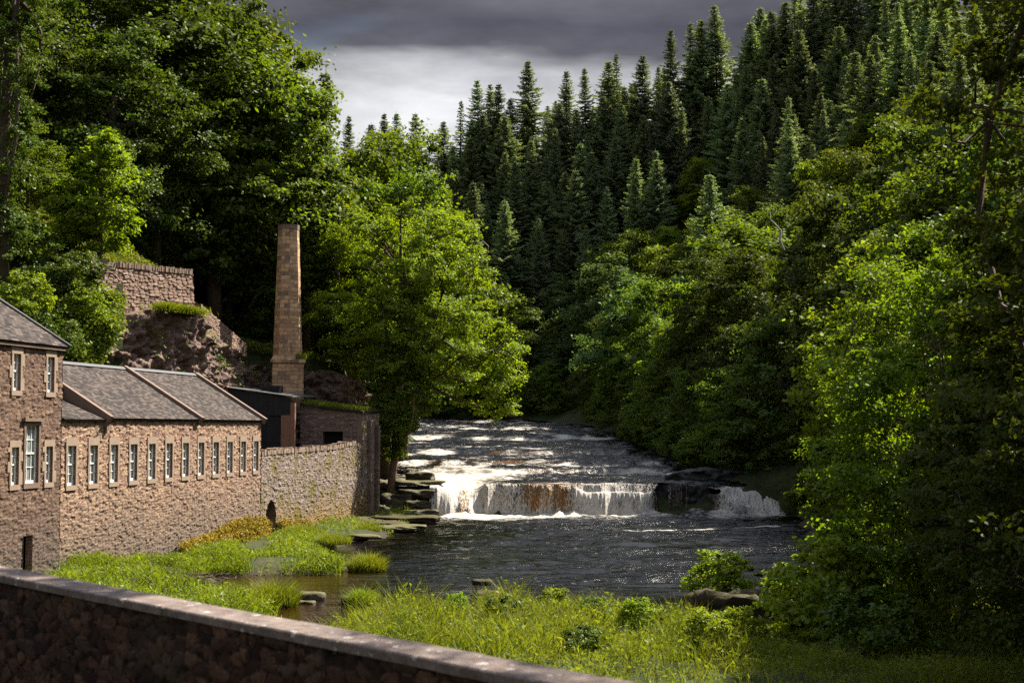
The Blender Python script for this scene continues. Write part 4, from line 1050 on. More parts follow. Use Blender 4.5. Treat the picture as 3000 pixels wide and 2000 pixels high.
def prism(nv, rot, prof):
    """stacked rings (radius, z) of an nv-sided prism with UVs in metres"""
    V = []; F = []; UVs = []
    for k in range(nv):
        for (r, z) in prof:
            for e in (0, 1):
                a = rot + 2 * PI * (k + e) / nv; V.append((r * math.sin(a), -r * math.cos(a), z))
                wd = 2 * r * math.sin(PI / nv); UVs.append((k * 3.31 + (e - 0.5) * wd + (k % 2) * 0.15, z))
        b0 = k * 2 * len(prof)
        for j in range(len(prof) - 1): F.append((b0 + 2 * j, b0 + 2 * j + 1, b0 + 2 * j + 3, b0 + 2 * j + 2))
    t0 = len(V)
    for k in range(nv):
        a = rot + 2 * PI * k / nv; r, z = prof[-1]; V.append((r * math.sin(a), -r * math.cos(a), z)); UVs.append((0, z))
    F.append(tuple(range(t0, t0 + nv)))
    return V, F, np.array(UVs)


prof = [(1.10, 12.0)] + [(1.10 - 0.32 * t + 0.012 * math.sin(t * 40), 12.0 + 9.75 * t) for t in np.linspace(0.02, 0.95, 24)] + [(0.79, 21.5), (0.82, 21.55), (0.82, 21.9)]
V, F, UVs = prism(8, R(17), prof); mesh_obj('shaft', V, F, M['chimney'], ch, uv=UVs)
V, F, UVs = prism(4, R(56), [(1.64, 8.2), (1.62, 11.45)]); mesh_obj('plinth', V, F, M['chimney'], ch, uv=UVs)
V, F, UVs = prism(4, R(56), [(1.80, 11.452), (1.84, 11.66), (1.66, 11.78), (1.52, 12.05)]); mesh_obj('plinth_cornice', V, F, M['chimney'], ch, uv=UVs)

# retaining wall above the cliff
rw0 = (-26.0, 88.0)
ra = math.atan2(0.893, 0.45)
rw = empty('retaining_wall', (rw0[0], rw0[1], 0), ra, 'high reddish rubble retaining wall with upright coping stones above the cliff', 'wall')
b = MB()
rtop = lambda a: 16.75 + 0.03 * a
relief('wall', M['retain_wall'], rw, (-1.2, 9.8), 13.4, rtop, lambda a, z, d: (a, 0.05 + (z - 13.4) * 0.075 - d, z), su=2.1, sv2=4.6, amp=0.075, seed=21)
b.quad((-1.2, 0.3, 16.7), (9.8, 0.3, 17.03), (9.8, 0.85, 17.03), (-1.2, 0.85, 16.7))
b.quad((9.8, 0, 12), (9.8, 3, 12), (9.8, 3, 16.9), (9.8, 0.25, 17.03))
b.build('wall_return', M['plain_wall'], rw)
c = MB(); x = -1.2
while x < 9.7:
    wd = rng.uniform(0.09, 0.17); t = 16.752 + 0.03 * x; c.box(x, x + wd - 0.012, 0.18 + rng.uniform(-.03, .03), 0.75, t, t + rng.uniform(0.26, 0.40), 0.012, rng); x += wd
c.build('coping_stones', M['coping'], rw)
# ruined lower wall on the cliff foot, left of the rock
lw_ = empty('lower_wall', (-28.6, 83.2, 0), math.atan2(0.8, 0.6), 'tall patched stone wall half hidden by ivy below the retaining wall', 'wall')
relief('wall', M['retain_wall'], lw_, (-3, 4.2), 3.5, lambda a: 13.2, lambda a, z, d: (a, -1.0 + (z - 3.5) * 0.046 - d, z), su=2.4, sv2=5.4, amp=0.07, seed=22)
b = MB(); b.quad((4.2, -1.0, 3.5), (4.2, 1.5, 3.5), (4.2, 1.5, 13.2), (4.2, -0.55, 13.2)); b.quad((-3, -.55, 13.2), (4.2, -.55, 13.2), (4.2, 1.5, 13.2), (-3, 1.5, 13.2)); b.build('wall_return', M['plain_wall'], lw_)
b = MB(); b.box(4.21, 4.4, -0.9, -0.4, 10.2, 13.4); b.build('stone_jamb', M['dark'], lw_)
# lower side wall on the slope, right of the retaining wall
sw = empty('slope_wall', (-22.0, 98.6, 0), math.atan2(12.2, 1.9), 'shaded red stone wall under the grassy slope left of the chimney', 'wall')
relief('wall', M['retain_wall'], sw, (0, 9.5), 12.0, lambda a: 15.2 - 0.24 * a, lambda a, z, d: (a, -0.35 - d, z), su=2.4, sv2=6, amp=0.06, seed=23)
b = MB(); b.quad((0, -0.35, 15.2), (9.5, -0.35, 12.92), (9.5, 0.6, 12.92), (0, 0.6, 15.2)); b.build('wall_head', M['coping'], sw)

# post and rail fence on the path
fe = empty('rail_fence', (0, 0, 0), 0, 'weathered post and rail fence on the path above the ivy bank', 'fence')
fp = [at(-60, 800, 84), at(20, 795, 84), at(65, 786, 84.5), at(102, 783, 85), at(141, 775, 85.5), at(178, 770, 86)]
for (x, y, z) in fp:
    b = MB(); b.box(x - .07, x + .07, y - .07, y + .07, z - 1.3, z + 0.12); b.build('post', M['wood_grey'], fe)
for dz in (-0.12, -0.62):
    for p, q in zip(fp[:-1], fp[1:]):
        b = MB(); b.tube([(p[0], p[1] - .1, p[2] + dz), (q[0], q[1] - .1, q[2] + dz)], [0.055, 0.055], 4); b.build('rail', M['wood_grey'], fe)

# ---------------------------------------------------------------- foreground parapet
PX0, PY0 = -6.03, 16.75; pang = math.atan2(-0.747, 0.665)
pp = empty('parapet_wall', (PX0, PY0, CAMZ - 1.6), pang, 'rough rubble parapet wall with flat coping slabs crossing the bottom foreground', 'wall')
# local x runs towards the near right, local -y faces the camera
us = np.arange(-4, 15.01, 0.028); vs = np.arange(-2.6, -0.068, 0.028)
U, Vv = np.meshgrid(us, vs)
du = fbm(U * 2.2, Vv * 2.2, 3, 5) * 0.22; dv = fbm(U * 2.2 + 9, Vv * 2.2, 3, 6) * 0.16
ci, ce = worley((U + du * 0.9) * 4.6, (Vv + dv * 0.9) * 7.6, 4, 1.0)
dep = np.clip(ce / 0.16, 0, 1) ** 0.5 * 0.04 + (ci - 0.5) * 0.03 + fbm(U * 9, Vv * 9, 4, 8) * 0.04
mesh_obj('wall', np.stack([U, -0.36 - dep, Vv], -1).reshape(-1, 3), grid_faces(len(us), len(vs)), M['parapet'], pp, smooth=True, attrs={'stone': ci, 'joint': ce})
x = -4.0; k = 0
while x < 15:
    L = rng.uniform(1.1, 1.7); c = MB(); o = rng.uniform(-.012, .012); bv = 0.012
    y0, y1, z0, z1 = -0.42 + o, 0.0 + o, -0.075, 0.0 + rng.uniform(-.004, .004); a, e = x + 0.006, x + L - 0.006
    V = [(a, y0, z0), (e, y0, z0), (e, y1, z0), (a, y1, z0), (a, y0, z1 - bv), (e, y0, z1 - bv), (e, y1, z1 - bv), (a, y1, z1 - bv), (a + bv, y0 + bv, z1), (e - bv, y0 + bv, z1), (e - bv, y1 - bv, z1), (a + bv, y1 - bv, z1)]
    c.add(V, [(3, 2, 1, 0)] + [(i, (i + 1) % 4, 4 + (i + 1) % 4, 4 + i) for i in range(4)] + [(4 + i, 4 + (i + 1) % 4, 8 + (i + 1) % 4, 8 + i) for i in range(4)] + [(8, 9, 10, 11)])
    c.build('coping_slab', M['cap'], pp); x += L
b = MB(); b.box(-4, 15, -0.36, -0.02, -3.6, -0.078); b.build('wall_core', M['plain_wall'], pp)

# ---------------------------------------------------------------- plants: generators
def leaf_quads(P, Nn, L, W, rs, curl=0.0):
    """one kite-shaped leaf per point"""
    n = len(P); Nn = Nn / (np.linalg.norm(Nn, axis=1)[:, None] + 1e-9)
    r = rs.normal(size=(n, 3)); t = np.cross(Nn, r); t /= np.linalg.norm(t, axis=1)[:, None] + 1e-9
    b = np.cross(Nn, t); L = L[:, None]; W = W[:, None]
    V = np.stack([P - t * L * 0.5, P + b * W * 0.5 + t * L * 0.05, P + t * L * 0.5, P - b * W * 0.5 + t * L * 0.05], 1)
    return V.reshape(-1, 3)


def rand_dir(n, rs, up=0.0):
    d = rs.normal(size=(n, 3)); d[:, 2] += up; return d / np.linalg.norm(d, axis=1)[:, None]


def crown_points(lobes, n_clump, clump_r, n_sub, n_leaf, rs, inner=0.10, up=0.35, shell=(0.78, 1.04)):
    lobes = np.array(lobes, float); C, Rr = lobes[:, :3], lobes[:, 3:]
    wgt = (Rr[:, 0] * Rr[:, 1] * Rr[:, 2]) ** (2 / 3); wgt /= wgt.sum()
    pts = []; cen = []
    while len(pts) < n_clump:
        k = rs.choice(len(lobes), p=wgt); d = rand_dir(1, rs, 0.25)[0]
        p = C[k] + d * Rr[k] * rs.uniform(*shell)
        q = np.linalg.norm((p - C) / Rr, axis=1); q[k] = 9
        if (q < 0.72).any(): continue
        pts.append(p); cen.append(C[k])
    pts = np.array(pts); cen = np.array(cen)
    rc = clump_r * (0.45 + 1.25 * rs.uniform(0, 1, len(pts)) ** 1.6)
    sub = np.repeat(pts, n_sub, 0); scn = np.repeat(cen, n_sub, 0); src = np.repeat(rc, n_sub)
    sub = sub + rand_dir(len(sub), rs, up) * src[:, None] * np.array([1, 1, 0.5]) * rs.uniform(0.35, 1.05, (len(sub), 1))
    lp = np.repeat(sub, n_leaf, 0); lc = np.repeat(scn, n_leaf, 0); lr = np.repeat(src, n_leaf)
    lp = lp + rs.normal(size=lp.shape) * lr[:, None] * np.array([0.22, 0.22, 0.12])
    if inner:
        m = int(len(lp) * inner); k = rs.choice(len(lobes), m, p=wgt)
        ip = C[k] + rand_dir(m, rs) * Rr[k] * rs.uniform(0.2, 0.75, (m, 1)); lp = np.concatenate([lp, ip]); lc = np.concatenate([lc, C[k]])
    o = lp - lc; o /= np.linalg.norm(o, axis=1)[:, None] + 1e-9
    nn = o * 0.5 + np.array([0, 0, 0.55]) + rs.normal(size=lp.shape) * 0.5
    return lp, nn, pts


def bend(p, q, rs, k=5, sag=0.12):
    p = np.array(p, float); q = np.array(q, float); L = np.linalg.norm(q - p); o = rs.normal(size=3) * L * sag
    return [tuple(p + (q - p) * t + o * math.sin(PI * t) + np.array([0, 0, -L * 0.08 * math.sin(PI * t)])) for t in np.linspace(0, 1, k)]


def broadleaf(name, seed, lobes, trunk, n_clump, clump_r, n_sub, n_leaf, leaf, mat, bark, inner=0.10, limbs=10, twigs=40, up=0.35, r0=0.4, shell=(0.66, 1.10)):
    """trunk: list of points from the root to the fork"""
    rs = np.random.RandomState(seed)
    root = empty(name)
    lp, nn, cl = crown_points(lobes, n_clump, clump_r, n_sub, n_leaf, rs, inner, up, shell)
    n = len(lp); L = leaf * rs.uniform(0.65, 1.35, n)
    V = leaf_quads(lp, nn, L, L * rs.uniform(0.5, 0.75, n), rs)
    mesh_obj('crown', V, np.arange(4 * n).reshape(n, 4), mat, root)
    mb = MB(); tp = [Vector(p) for p in trunk]
    mb.tube(trunk, [r0 * (1.25 if i == 0 else 1 - 0.35 * i / len(trunk)) for i in range(len(trunk))], 10)
    ends = []
    for i in range(limbs):
        l = lobes[i % len(lobes)]; c = np.array(l[:3]) + rs.normal(size=3) * np.array(l[3:]) * 0.25
        t = rs.uniform(0.6, 1.0) * (len(tp) - 1); a = tp[int(t)].lerp(tp[min(int(t) + 1, len(tp) - 1)], t - int(t))
        pts = bend(a, c, rs, 6); mb.tube(pts, list(np.linspace(r0 * 0.48, r0 * 0.16, 6)), 6, False); ends.append(pts)
    for i in range(twigs):
        q = cl[rs.randint(len(cl))]
        best = min((np.linalg.norm(np.array(p) - q), p) for e_ in ends for p in e_[1:])[1]
        mb.tube(bend(best, q, rs, 4, 0.15), list(np.linspace(r0 * 0.17, r0 * 0.04, 4)), 4, False)
    mb.build('trunk', bark, root, True)
    return root


def ball_lobes(rs, H, W, base=0.25, n=7, sq=0.8):
    L = [(0, 0, H * (0.5 + base * 0.35), W * 0.33, W * 0.33, H * 0.5 * (1 - base) * 0.85)]
    for i in range(n):
        a = 2 * PI * i / n + rs.uniform(-.4, .4); rr = W * rs.uniform(0.24, 0.34); zz = H * (base + rs.uniform(0.08, 0.62) * (1 - base))
        s = rs.uniform(0.16, 0.26) * W
        L.append((math.cos(a) * rr, math.sin(a) * rr, zz, s, s, s * sq))
    for i in range(n):
        a = rs.uniform(0, 2 * PI); rr = W * rs.uniform(0.3, 0.47); s = rs.uniform(0.07, 0.13) * W; zz = H * (base + rs.uniform(0.1, 0.8) * (1 - base)); rr *= 1 - 0.5 * (zz / H) ** 2
        L.append((math.cos(a) * rr, math.sin(a) * rr, zz, s, s, s * 0.7))
    for i in range(4):
        a = rs.uniform(0, 2 * PI); s = rs.uniform(0.09, 0.2) * W
        L.append((math.cos(a) * W * 0.12, math.sin(a) * W * 0.16, H - s * sq * 1.05 - rs.uniform(0, 0.16) * H, s, s, s * sq))
    return L


def spruce(name, seed, H, Rb, mat, bark, dens=1.0, droop=0.25, base=0.06):
    rs = np.random.RandomState(seed); root = empty(name)
    mb = MB(); mb.tube([(0, 0, -0.5), (0, 0, H * 0.5), (0, 0, H)], [0.28, 0.16, 0.02], 7); mb.build('trunk', bark, root, True)
    P = []; D = []; LL = []; WW = []
    z = H * base
    while z < H - 0.35:
        f = 1 - z / H; Lb = Rb * f ** 0.88 * rs.uniform(0.72, 1.15)
        nb = rs.randint(5, 9) if dens >= 1 else rs.randint(3, 5)
        a0 = rs.uniform(0, 6.28)
        for k in range(nb):
            a = a0 + 2 * PI * k / nb + rs.uniform(-.35, .35); L = Lb * rs.uniform(0.5, 1.15) + 0.14
            m = max(4, int(L / 0.17))
            t = np.linspace(0.08, 1, m); dr = droop * rs.uniform(0.5, 1.5) * (0.4 + f)
            r = L * t; zc = z + rs.uniform(-.12, .12) + L * (0.30 * (1 - f) * t - dr * t + 0.6 * dr * t ** 3)
            bx, by = np.cos(a) * r, np.sin(a) * r
            for side in (-1, 1, 0, 2):
                q = np.stack([bx, by, zc], 1) + rs.normal(size=(m, 3)) * 0.04
                sa = a + (side if side < 2 else 0) * rs.uniform(0.6, 1.05, m)
                d = np.stack([np.cos(sa), np.sin(sa), -0.12 - 0.35 * rs.uniform(0, 1, m)], 1)
                l = np.clip(0.42 * L * (1.08 - t) + 0.16, 0.16, 0.75) * rs.uniform(0.7, 1.25, m)
                if side == 0: l = np.full(m, 0.30)
                if side == 2:
                    d = np.stack([np.cos(sa) * 0.25, np.sin(sa) * 0.25, -1.0 + 0 * sa], 1); l = l * 0.55 * f ** 0.5
                P.append(q); D.append(d); LL.append(l); WW.append(np.full(m, 0.095) * rs.uniform(0.8, 1.5, m))
        z += (0.30 + 0.42 * f) * rs.uniform(0.7, 1.4)
    # leader
    m = 10; t = np.linspace(0, 1, m); q = np.stack([t * 0, t * 0, H - 1.2 + 1.3 * t], 1); aa = rs.uniform(0, 6.28, m)
    P.append(q); D.append(np.stack([np.cos(aa), np.sin(aa), aa * 0 + 0.5], 1)); LL.append(0.35 * (1.1 - t)); WW.append(np.full(m, 0.1))
    P = np.concatenate(P); D = np.concatenate(D); D /= np.linalg.norm(D, axis=1)[:, None]; L = np.concatenate(LL)[:, None]; W = np.concatenate(WW)[:, None]
    up = np.array([0, 0, 1.0]) + rs.normal(size=P.shape) * 0.45; s = np.cross(D, up); s /= np.linalg.norm(s, axis=1)[:, None] + 1e-9
    V = np.stack([P, P + D * L * 0.55 + s * W, P + D * L + np.array([0, 0, -0.05]), P + D * L * 0.55 - s * W], 1).reshape(-1, 3)
    n = len(P); mesh_obj('crown', V, np.arange(4 * n).reshape(n, 4), mat, root)
    return root


# ---------------------------------------------------------------- prototypes
PROTO = {}


def proto(key, root, H):
    root.location = (0, -400, 0); PROTO[key] = (root, H)


for i in range(3):
    rs = np.random.RandomState(30 + i)
    proto('syc%d' % i, broadleaf('sycamore_tree', 30 + i, ball_lobes(rs, 18, 13, 0.22, 9), [(0, 0, -1), (0.1, 0, 3), (0.2, 0.1, 7), (0, 0, 11)], 230, 1.1, 10, 15, 0.28, M['leaf_mid'], M['bark'], r0=0.42, limbs=12), 18)
    rs = np.random.RandomState(40 + i)
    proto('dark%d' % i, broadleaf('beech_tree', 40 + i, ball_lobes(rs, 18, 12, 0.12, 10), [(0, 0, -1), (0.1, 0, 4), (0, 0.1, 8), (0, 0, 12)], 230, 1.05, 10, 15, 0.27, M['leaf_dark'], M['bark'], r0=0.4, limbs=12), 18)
    rs = np.random.RandomState(50 + i)
    proto('bank%d' % i, broadleaf('bankside_tree', 50 + i, ball_lobes(rs, 11, 10, 0.02, 10, 0.85), [(0, 0, -1.5), (0.2, 0, 1.5), (0.1, 0.2, 4), (0, 0, 6)], 200, 0.9, 10, 14, 0.25, M['leaf_bank'] if i != 1 else M['leaf_mid'], M['bark'], r0=0.24, limbs=10), 11)
rs = np.random.RandomState(60)
proto('pale', broadleaf('ash_tree', 60, ball_lobes(rs, 11, 9, 0.08, 9), [(0, 0, -1.5), (0.1, 0, 2), (0, 0, 6)], 200, 0.8, 9, 14, 0.27, M['leaf_pale'], M['bark'], r0=0.22), 11)
proto('bright', broadleaf('sycamore_tree', 61, ball_lobes(rs, 11, 10, 0.06, 9), [(0, 0, -1.5), (0.1, 0, 2), (0, 0, 6)], 220, 0.85, 9, 14, 0.27, M['leaf_sun'], M['bark'], r0=0.24), 11)
proto('young', broadleaf('young_tree', 62, [(0, 0, 4.2, 2.2, 2.2, 3.6), (0.8, 0, 2.5, 1.8, 1.8, 1.8), (-1, .4, 3, 1.7, 1.7, 1.7), (0.3, 0, 7, 1.0, 1.0, 1.6)], [(0, 0, -1), (0.1, 0, 2), (0, 0, 6)], 150, 0.62, 9, 12, 0.24, M['leaf_sun'], M['bark'], r0=0.14, up=0.6), 9)
proto('bush0', broadleaf('bush', 63, [(0, 0, 1.0, 1.5, 1.5, 1.2), (0.9, 0.3, 0.8, 1, 1, 0.9), (-.8, -.3, 1.2, 1, 1, 1)], [(0, 0, -.4), (0, 0, 0.6)], 60, 0.45, 8, 12, 0.17, M['ivy'], M['bark'], r0=0.06, limbs=5, twigs=14), 2.4)
proto('bush1', broadleaf('bush', 64, [(0, 0, 1.2, 1.6, 1.5, 1.3), (-1.0, 0.3, 0.8, 1, 1, 0.9), (.5, -.3, 1.6, 0.9, 1, 0.8)], [(0, 0, -.4), (0, 0, 0.6)], 60, 0.45, 8, 12, 0.17, M['leaf_sun'], M['bark'], r0=0.06, limbs=5, twigs=14), 2.4)
for i, (rb, mt) in enumerate(((7.0, 'needle'), (5.6, 'needle'), (8.2, 'needle'), (6.4, 'needle'))):
    proto('spruce%d' % i, spruce('spruce_tree', 70 + i, 24, rb, M[mt], M['bark']), 24)
proto('spruce_pale', spruce('spruce_tree', 75, 24, 9.0, M['needle_pale'], M['bark'], droop=0.35), 24)
proto('spruce_thin', spruce('spruce_tree', 76, 24, 4.2, M['needle'], M['bark'], dens=0.6, droop=0.15), 24)
for i in range(2):
    rs = np.random.RandomState(80 + i)
    proto('near%d' % i, broadleaf('alder_tree', 80 + i, ball_lobes(rs, 14, 9.5, 0.06, 12, 0.8), [(0, 0, -1.5), (0.3, 0, 2), (0.2, 0.2, 5), (0, 0, 9)], 330, 0.72, 12, 17, 0.17, M['leaf_near' if i == 0 else 'leaf_near_dark'], M['bark'], r0=0.26, limbs=14, twigs=120), 14)

PLANTED = []


def plant(key, x, y, H=None, z=None, rz=None, wide=1.0, label=None, cat='tree', group=None, name=None, tilt=0.0, rng=random.Random(77)):
    root, H0 = PROTO[key]
    c = copy_tree(root)
    if name: c.name = name
    s = (H or H0) / H0
    c.location = (x, y, tz(x, y) if z is None else z); c.rotation_euler = (tilt * rng.uniform(-1, 1), tilt * rng.uniform(-1, 1), rng.uniform(0, 2 * PI) if rz is None else rz)
    c.scale = (s * wide, s * wide, s)
    tag(c, label, cat, group); PLANTED.append((x, y))
    return c


def solve(px, py, H, y0=100.0, y1=330.0, side=None):
    """nearest spot along the sight line whose ground lies H below it: a tree H tall there tops out at that pixel"""
    Ys = np.arange(y0, y1, 0.5); A = np.array([at(px, py, yy) for yy in Ys]); g = A[:, 2] - terrain(A[:, 0], A[:, 1])
    ok = np.where(g <= H)[0]
    if len(ok) == 0: k = int(np.argmin(g))
    else: k = ok[0]
    return A[k, 0], A[k, 1], float(g[k])


# ---------------------------------------------------------------- TREES: skyline spruces on the far and right hill
sky_sp = [(940, 205, 21, 'spruce_thin'), (1012, 335, 22, 'spruce1'), (1085, 358, 18, 'spruce3'), (1128, 330, 20, 'spruce1'), (1165, 322, 19, 'spruce3'), (1223, 330, 22, 'spruce0'), (1305, 352, 18, 'spruce0'), (1345, 292, 24, 'spruce_thin'), (1408, 232, 26, 'spruce0'), (1437, 243, 24, 'spruce1'), (1452, 240, 25, 'spruce1'),
          (1497, 285, 22, 'spruce3'), (1552, 172, 27, 'spruce0'), (1655, 202, 25, 'spruce3'), (1718, 197, 25, 'spruce1'), (1778, 170, 25, 'spruce3'), (1813, 155, 26, 'spruce_thin'), (1872, 158, 26, 'spruce0'), (1963, 85, 27, 'spruce1'), (2013, 60, 27, 'spruce_thin'), (2045, 58, 26, 'spruce1'), (2102, 12, 27, 'spruce2'), (2190, 62, 24, 'spruce3'), (2246, 50, 24, 'spruce1'), (2268, 28, 25, 'spruce3'), (2320, -20, 26, 'spruce_thin'), (2380, -60, 26, 'spruce0'), (2450, -110, 26, 'spruce2'), (2225, 18, 24, 'spruce0'), (2290, 0, 25, 'spruce2'), (2350, -40, 25, 'spruce3'), (2410, -90, 25, 'spruce1'), (2500, -140, 26, 'spruce3'), (2560, -190, 26, 'spruce0'), (2640, -230, 26, 'spruce2'), (2720, -260, 26, 'spruce1')]
ordinal = ['first', 'second', 'third', 'fourth', 'fifth', 'sixth', 'seventh', 'eighth', 'ninth', 'tenth', 'eleventh', 'twelfth', 'thirteenth', 'fourteenth', 'fifteenth', 'sixteenth', 'seventeenth', 'eighteenth', 'nineteenth', 'twentieth', 'twenty-first', 'twenty-second', 'twenty-third', 'twenty-fourth', 'twenty-fifth', 'twenty-sixth', 'twenty-seventh', 'twenty-eighth', 'twenty-ninth', 'thirtieth'] + ['%s past thirty' % q for q in ('one', 'two', 'three', 'four', 'five', 'six', 'seven', 'eight')]
sky_sp.sort()
for i, (px, py, H, k) in enumerate(sky_sp):
    x, y, g = solve(px, py, H, 128)
    nm = 'thin bare-topped' if k == 'spruce_thin' else 'dark'
    lab = {px0: t for px0, t in ((940, 'lone thin spruce standing up behind the sycamore crown against cloud'), (1552, 'tallest dark spruce on the skyline, alone above its neighbours left of centre'), (2102, 'broad dark spruce topping the skyline near the upper right cloud edge'))}.get(px, '%s spruce on the skyline, %s from the left' % (nm, ordinal[i]))
    plant(k, x, y, g, label=lab, group='spruces along the skyline', wide=random.Random(i).uniform(0.85, 1.3), tilt=0.03)
# inner spruces named by their look or place
inner = [(1960, 235, 23, 'spruce_pale', 'large pale grey-green spruce standing out on the hillside'), (1640, 300, 22, 'spruce_pale', 'pale spruce with drooping boughs below the centre skyline'), (1415, 330, 22, 'spruce2', 'broad spruce in front of the left skyline pair'), (1480, 440, 19, 'spruce3', 'narrow pointed spruce low on the far hillside'), (1280, 470, 18, 'spruce0', 'spruce just right of the sunlit sycamore crown'), (2130, 240, 22, 'spruce2', 'dense spruce under the broad skyline spruce'), (2340, 80, 24, 'spruce2', 'dark full spruce high on the right slope'), (1820, 300, 22, 'spruce0', 'spruce left of the large pale spruce')]
for (px, py, H, k, lab) in inner:
    x, y, g = solve(px, py, H, 118); plant(k, x, y, g, label=lab)

MK = []
marks = [(2062, 460, 11, 'bright', 'sunlit yellow-green sycamore at the foot of the pale spruce'), (1960, 660, 10, 'bright', 'pale sunlit tree below the sunlit yellow-green sycamore'), (1660, 810, 10, 'pale', 'pale leafy tree hanging towards the rapids by the dark gap'), (1625, 1000, 8, 'pale', 'light green ash leaning over the far rapids'), (1840, 790, 11, 'pale', 'silvery ash halfway up the right bank'), (2200, 540, 11, 'bank1', 'green tree on the slope right of the sunlit sycamore'), (2420, 460, 12, 'bright', 'yellow-green tree high on the dark right slope'), (2560, 330, 12, 'bank1', 'tall leafy tree near the top right of the wood'), (2720, 250, 13, 'bank1', 'upper right leafy tree below the dark spruces')]
for (px, py, H, k, lab) in marks:
    x, y, g = solve(px, py, H, 95, 260); plant(k, x, y, min(g, H * 1.25), label=lab); MK.append((px, py + 60, y))


def hid_by(x, y, zt):
    """would a tree with its head at zt stand in front of one of the trees named above?"""
    px = 1500 + FPX * x / y; py = 1253 - FPX * (zt - CAMZ) / y
    return any(abs(px - a) < 110 and y < c + 3 and py < b for a, b, c in MK)


# fill of the spruce wood on the slope, spaced by trial
rng2 = random.Random(5)
cand = []
for _ in range(9000):
    x = rng2.uniform(-40, 95); y = rng2.uniform(90, 300)
    cand.append((x, y))
ca = np.array(cand); dr = -pl_dist(RIGHT[::-1], ca[:, 0], ca[:, 1]); tzc = terrain(ca[:, 0], ca[:, 1])
placed = []
for (x, y), d, z in zip(cand, dr, tzc):
    if d < 15 or d > 62: continue
    pxx = 1500 + FPX * x / y; pyy = 1253 - FPX * (z + 16 - CAMZ) / y
    if pxx < 930 or pxx > 3150 or pyy < -420: continue
    if d < 19 + 6 * math.sin(x * 0.2 + y * 0.13): continue
    # must not stick out above the drawn skyline
    top = 1253 - FPX * (z + 22 - CAMZ) / y
    lim = np.interp(pxx, [900, 1000, 1230, 1300, 1420, 1500, 1560, 1660, 1800, 1960, 2100, 2300, 2500], [360, 372, 390, 375, 285, 300, 235, 235, 195, 130, 75, 10, -200])
    Hm = 22
    if top < lim + 20: Hm = 22 - (lim + 20 - top) * y / FPX
    if Hm < 10: continue
    if any((x - a) ** 2 + (y - b_) ** 2 < 14 for a, b_ in placed): continue
    if hid_by(x, y, z + 18): continue
    if any((x - a) ** 2 + (y - b_) ** 2 < 6 for a, b_ in PLANTED): continue
    placed.append((x, y))
    hh_ = min(Hm, 22) * rng2.uniform(0.5, 1.0); ww_ = rng2.uniform(0.8, 1.3)
    plant('spruce%d' % rng2.randrange(4), x, y, hh_, wide=ww_, tilt=0.03, label='%s %s spruce in the close stand below the skyline' % ('tall' if hh_ > 16 else 'short', 'broad' if ww_ > 1.05 else 'narrow'), group='spruces in the hillside stand')
print('spruce fill', len(placed))

# ---------------------------------------------------------------- TREES: broadleaves along the right bank
edge = [(10.5, 206, 8), (5, 209.5, 9), (-3, 213, 9), (-12, 217, 10), (13.2, 196, 9), (14.0, 186, 9), (14.6, 177, 10), (15.2, 168, 10), (15.6, 159, 10), (16, 150, 10), (16.4, 142, 10), (16.8, 134, 9), (17.3, 127, 9), (18.2, 120, 9), (19.6, 114.5, 8), (25.6, 108.5, 8), (26.2, 103, 8), (25.6, 97, 9), (24.4, 91, 9), (23.0, 85, 9), (21.2, 78, 9), (19.5, 71, 9)]
for i, (x, y, H) in enumerate(edge):
    plant('bank%d' % (i % 3), x, y, H, z=float(zw(y)) - 0.3, label='dark bushy tree overhanging the right bank, %s upstream from the near alders' % ordinal[len(edge) - 1 - i], group='trees overhanging the right bank')
for x, y, H, lab in ((22.0, 110.9, 5.0, 'behind the right end of the fall'), (22.6, 106.5, 4.6, 'right beside the foot of the right cascade'), (23.2, 100, 4.6, 'over the dark rock bank below the fall'), (22.2, 93, 5, 'low over the dark water, second below the fall'), (21.2, 87, 5, 'low over the dark water, third below the fall'), (20.2, 113.0, 4.2, 'on the rock step above the right cascade')):
    plant('bank2', x, y, H, z=tz(x, y) - 0.5, label='small dark bush ' + lab, cat='bush', name='bankside_bush')
cand = [(rng2.uniform(-40, 80), rng2.uniform(70, 270)) for _ in range(7000)]
ca = np.array(cand); dr = -pl_dist(RIGHT[::-1], ca[:, 0], ca[:, 1]); tzc = terrain(ca[:, 0], ca[:, 1])
pb = []
for (x, y), d, z in zip(cand, dr, tzc):
    if d < (4 if y > 112 else 6.5) or d > 24: continue
    if hid_by(x, y, z + 11): continue
    pxx = 1500 + FPX * x / y
    if pxx < 1180 or pxx > 3150: continue
    if d > 18 + 6 * math.sin(x * 0.2 + y * 0.13) and y > 120: continue
    if any((x - a) ** 2 + (y - b_) ** 2 < 30 for a, b_ in pb): continue
    pb.append((x, y))
    kk_ = rng2.choice(['bank0', 'bank1', 'bank2', 'bank2', 'bank0', 'syc1', 'dark0', 'pale', 'bright']); hh_ = rng2.uniform(10, 17)
    plant(kk_, x, y, hh_, wide=rng2.uniform(0.85, 1.15), label='%s %s tree in the packed wood on the right slope' % ('tall' if hh_ > 13.5 else 'shorter', {'pale': 'pale silvery', 'bright': 'yellow-green', 'syc1': 'mid green sycamore-like', 'dark0': 'very dark beech-like', 'bank1': 'mid green bushy'}.get(kk_, 'deep green bushy')), group='broadleaf trees on the right slope')
print('broadleaf fill', len(pb))

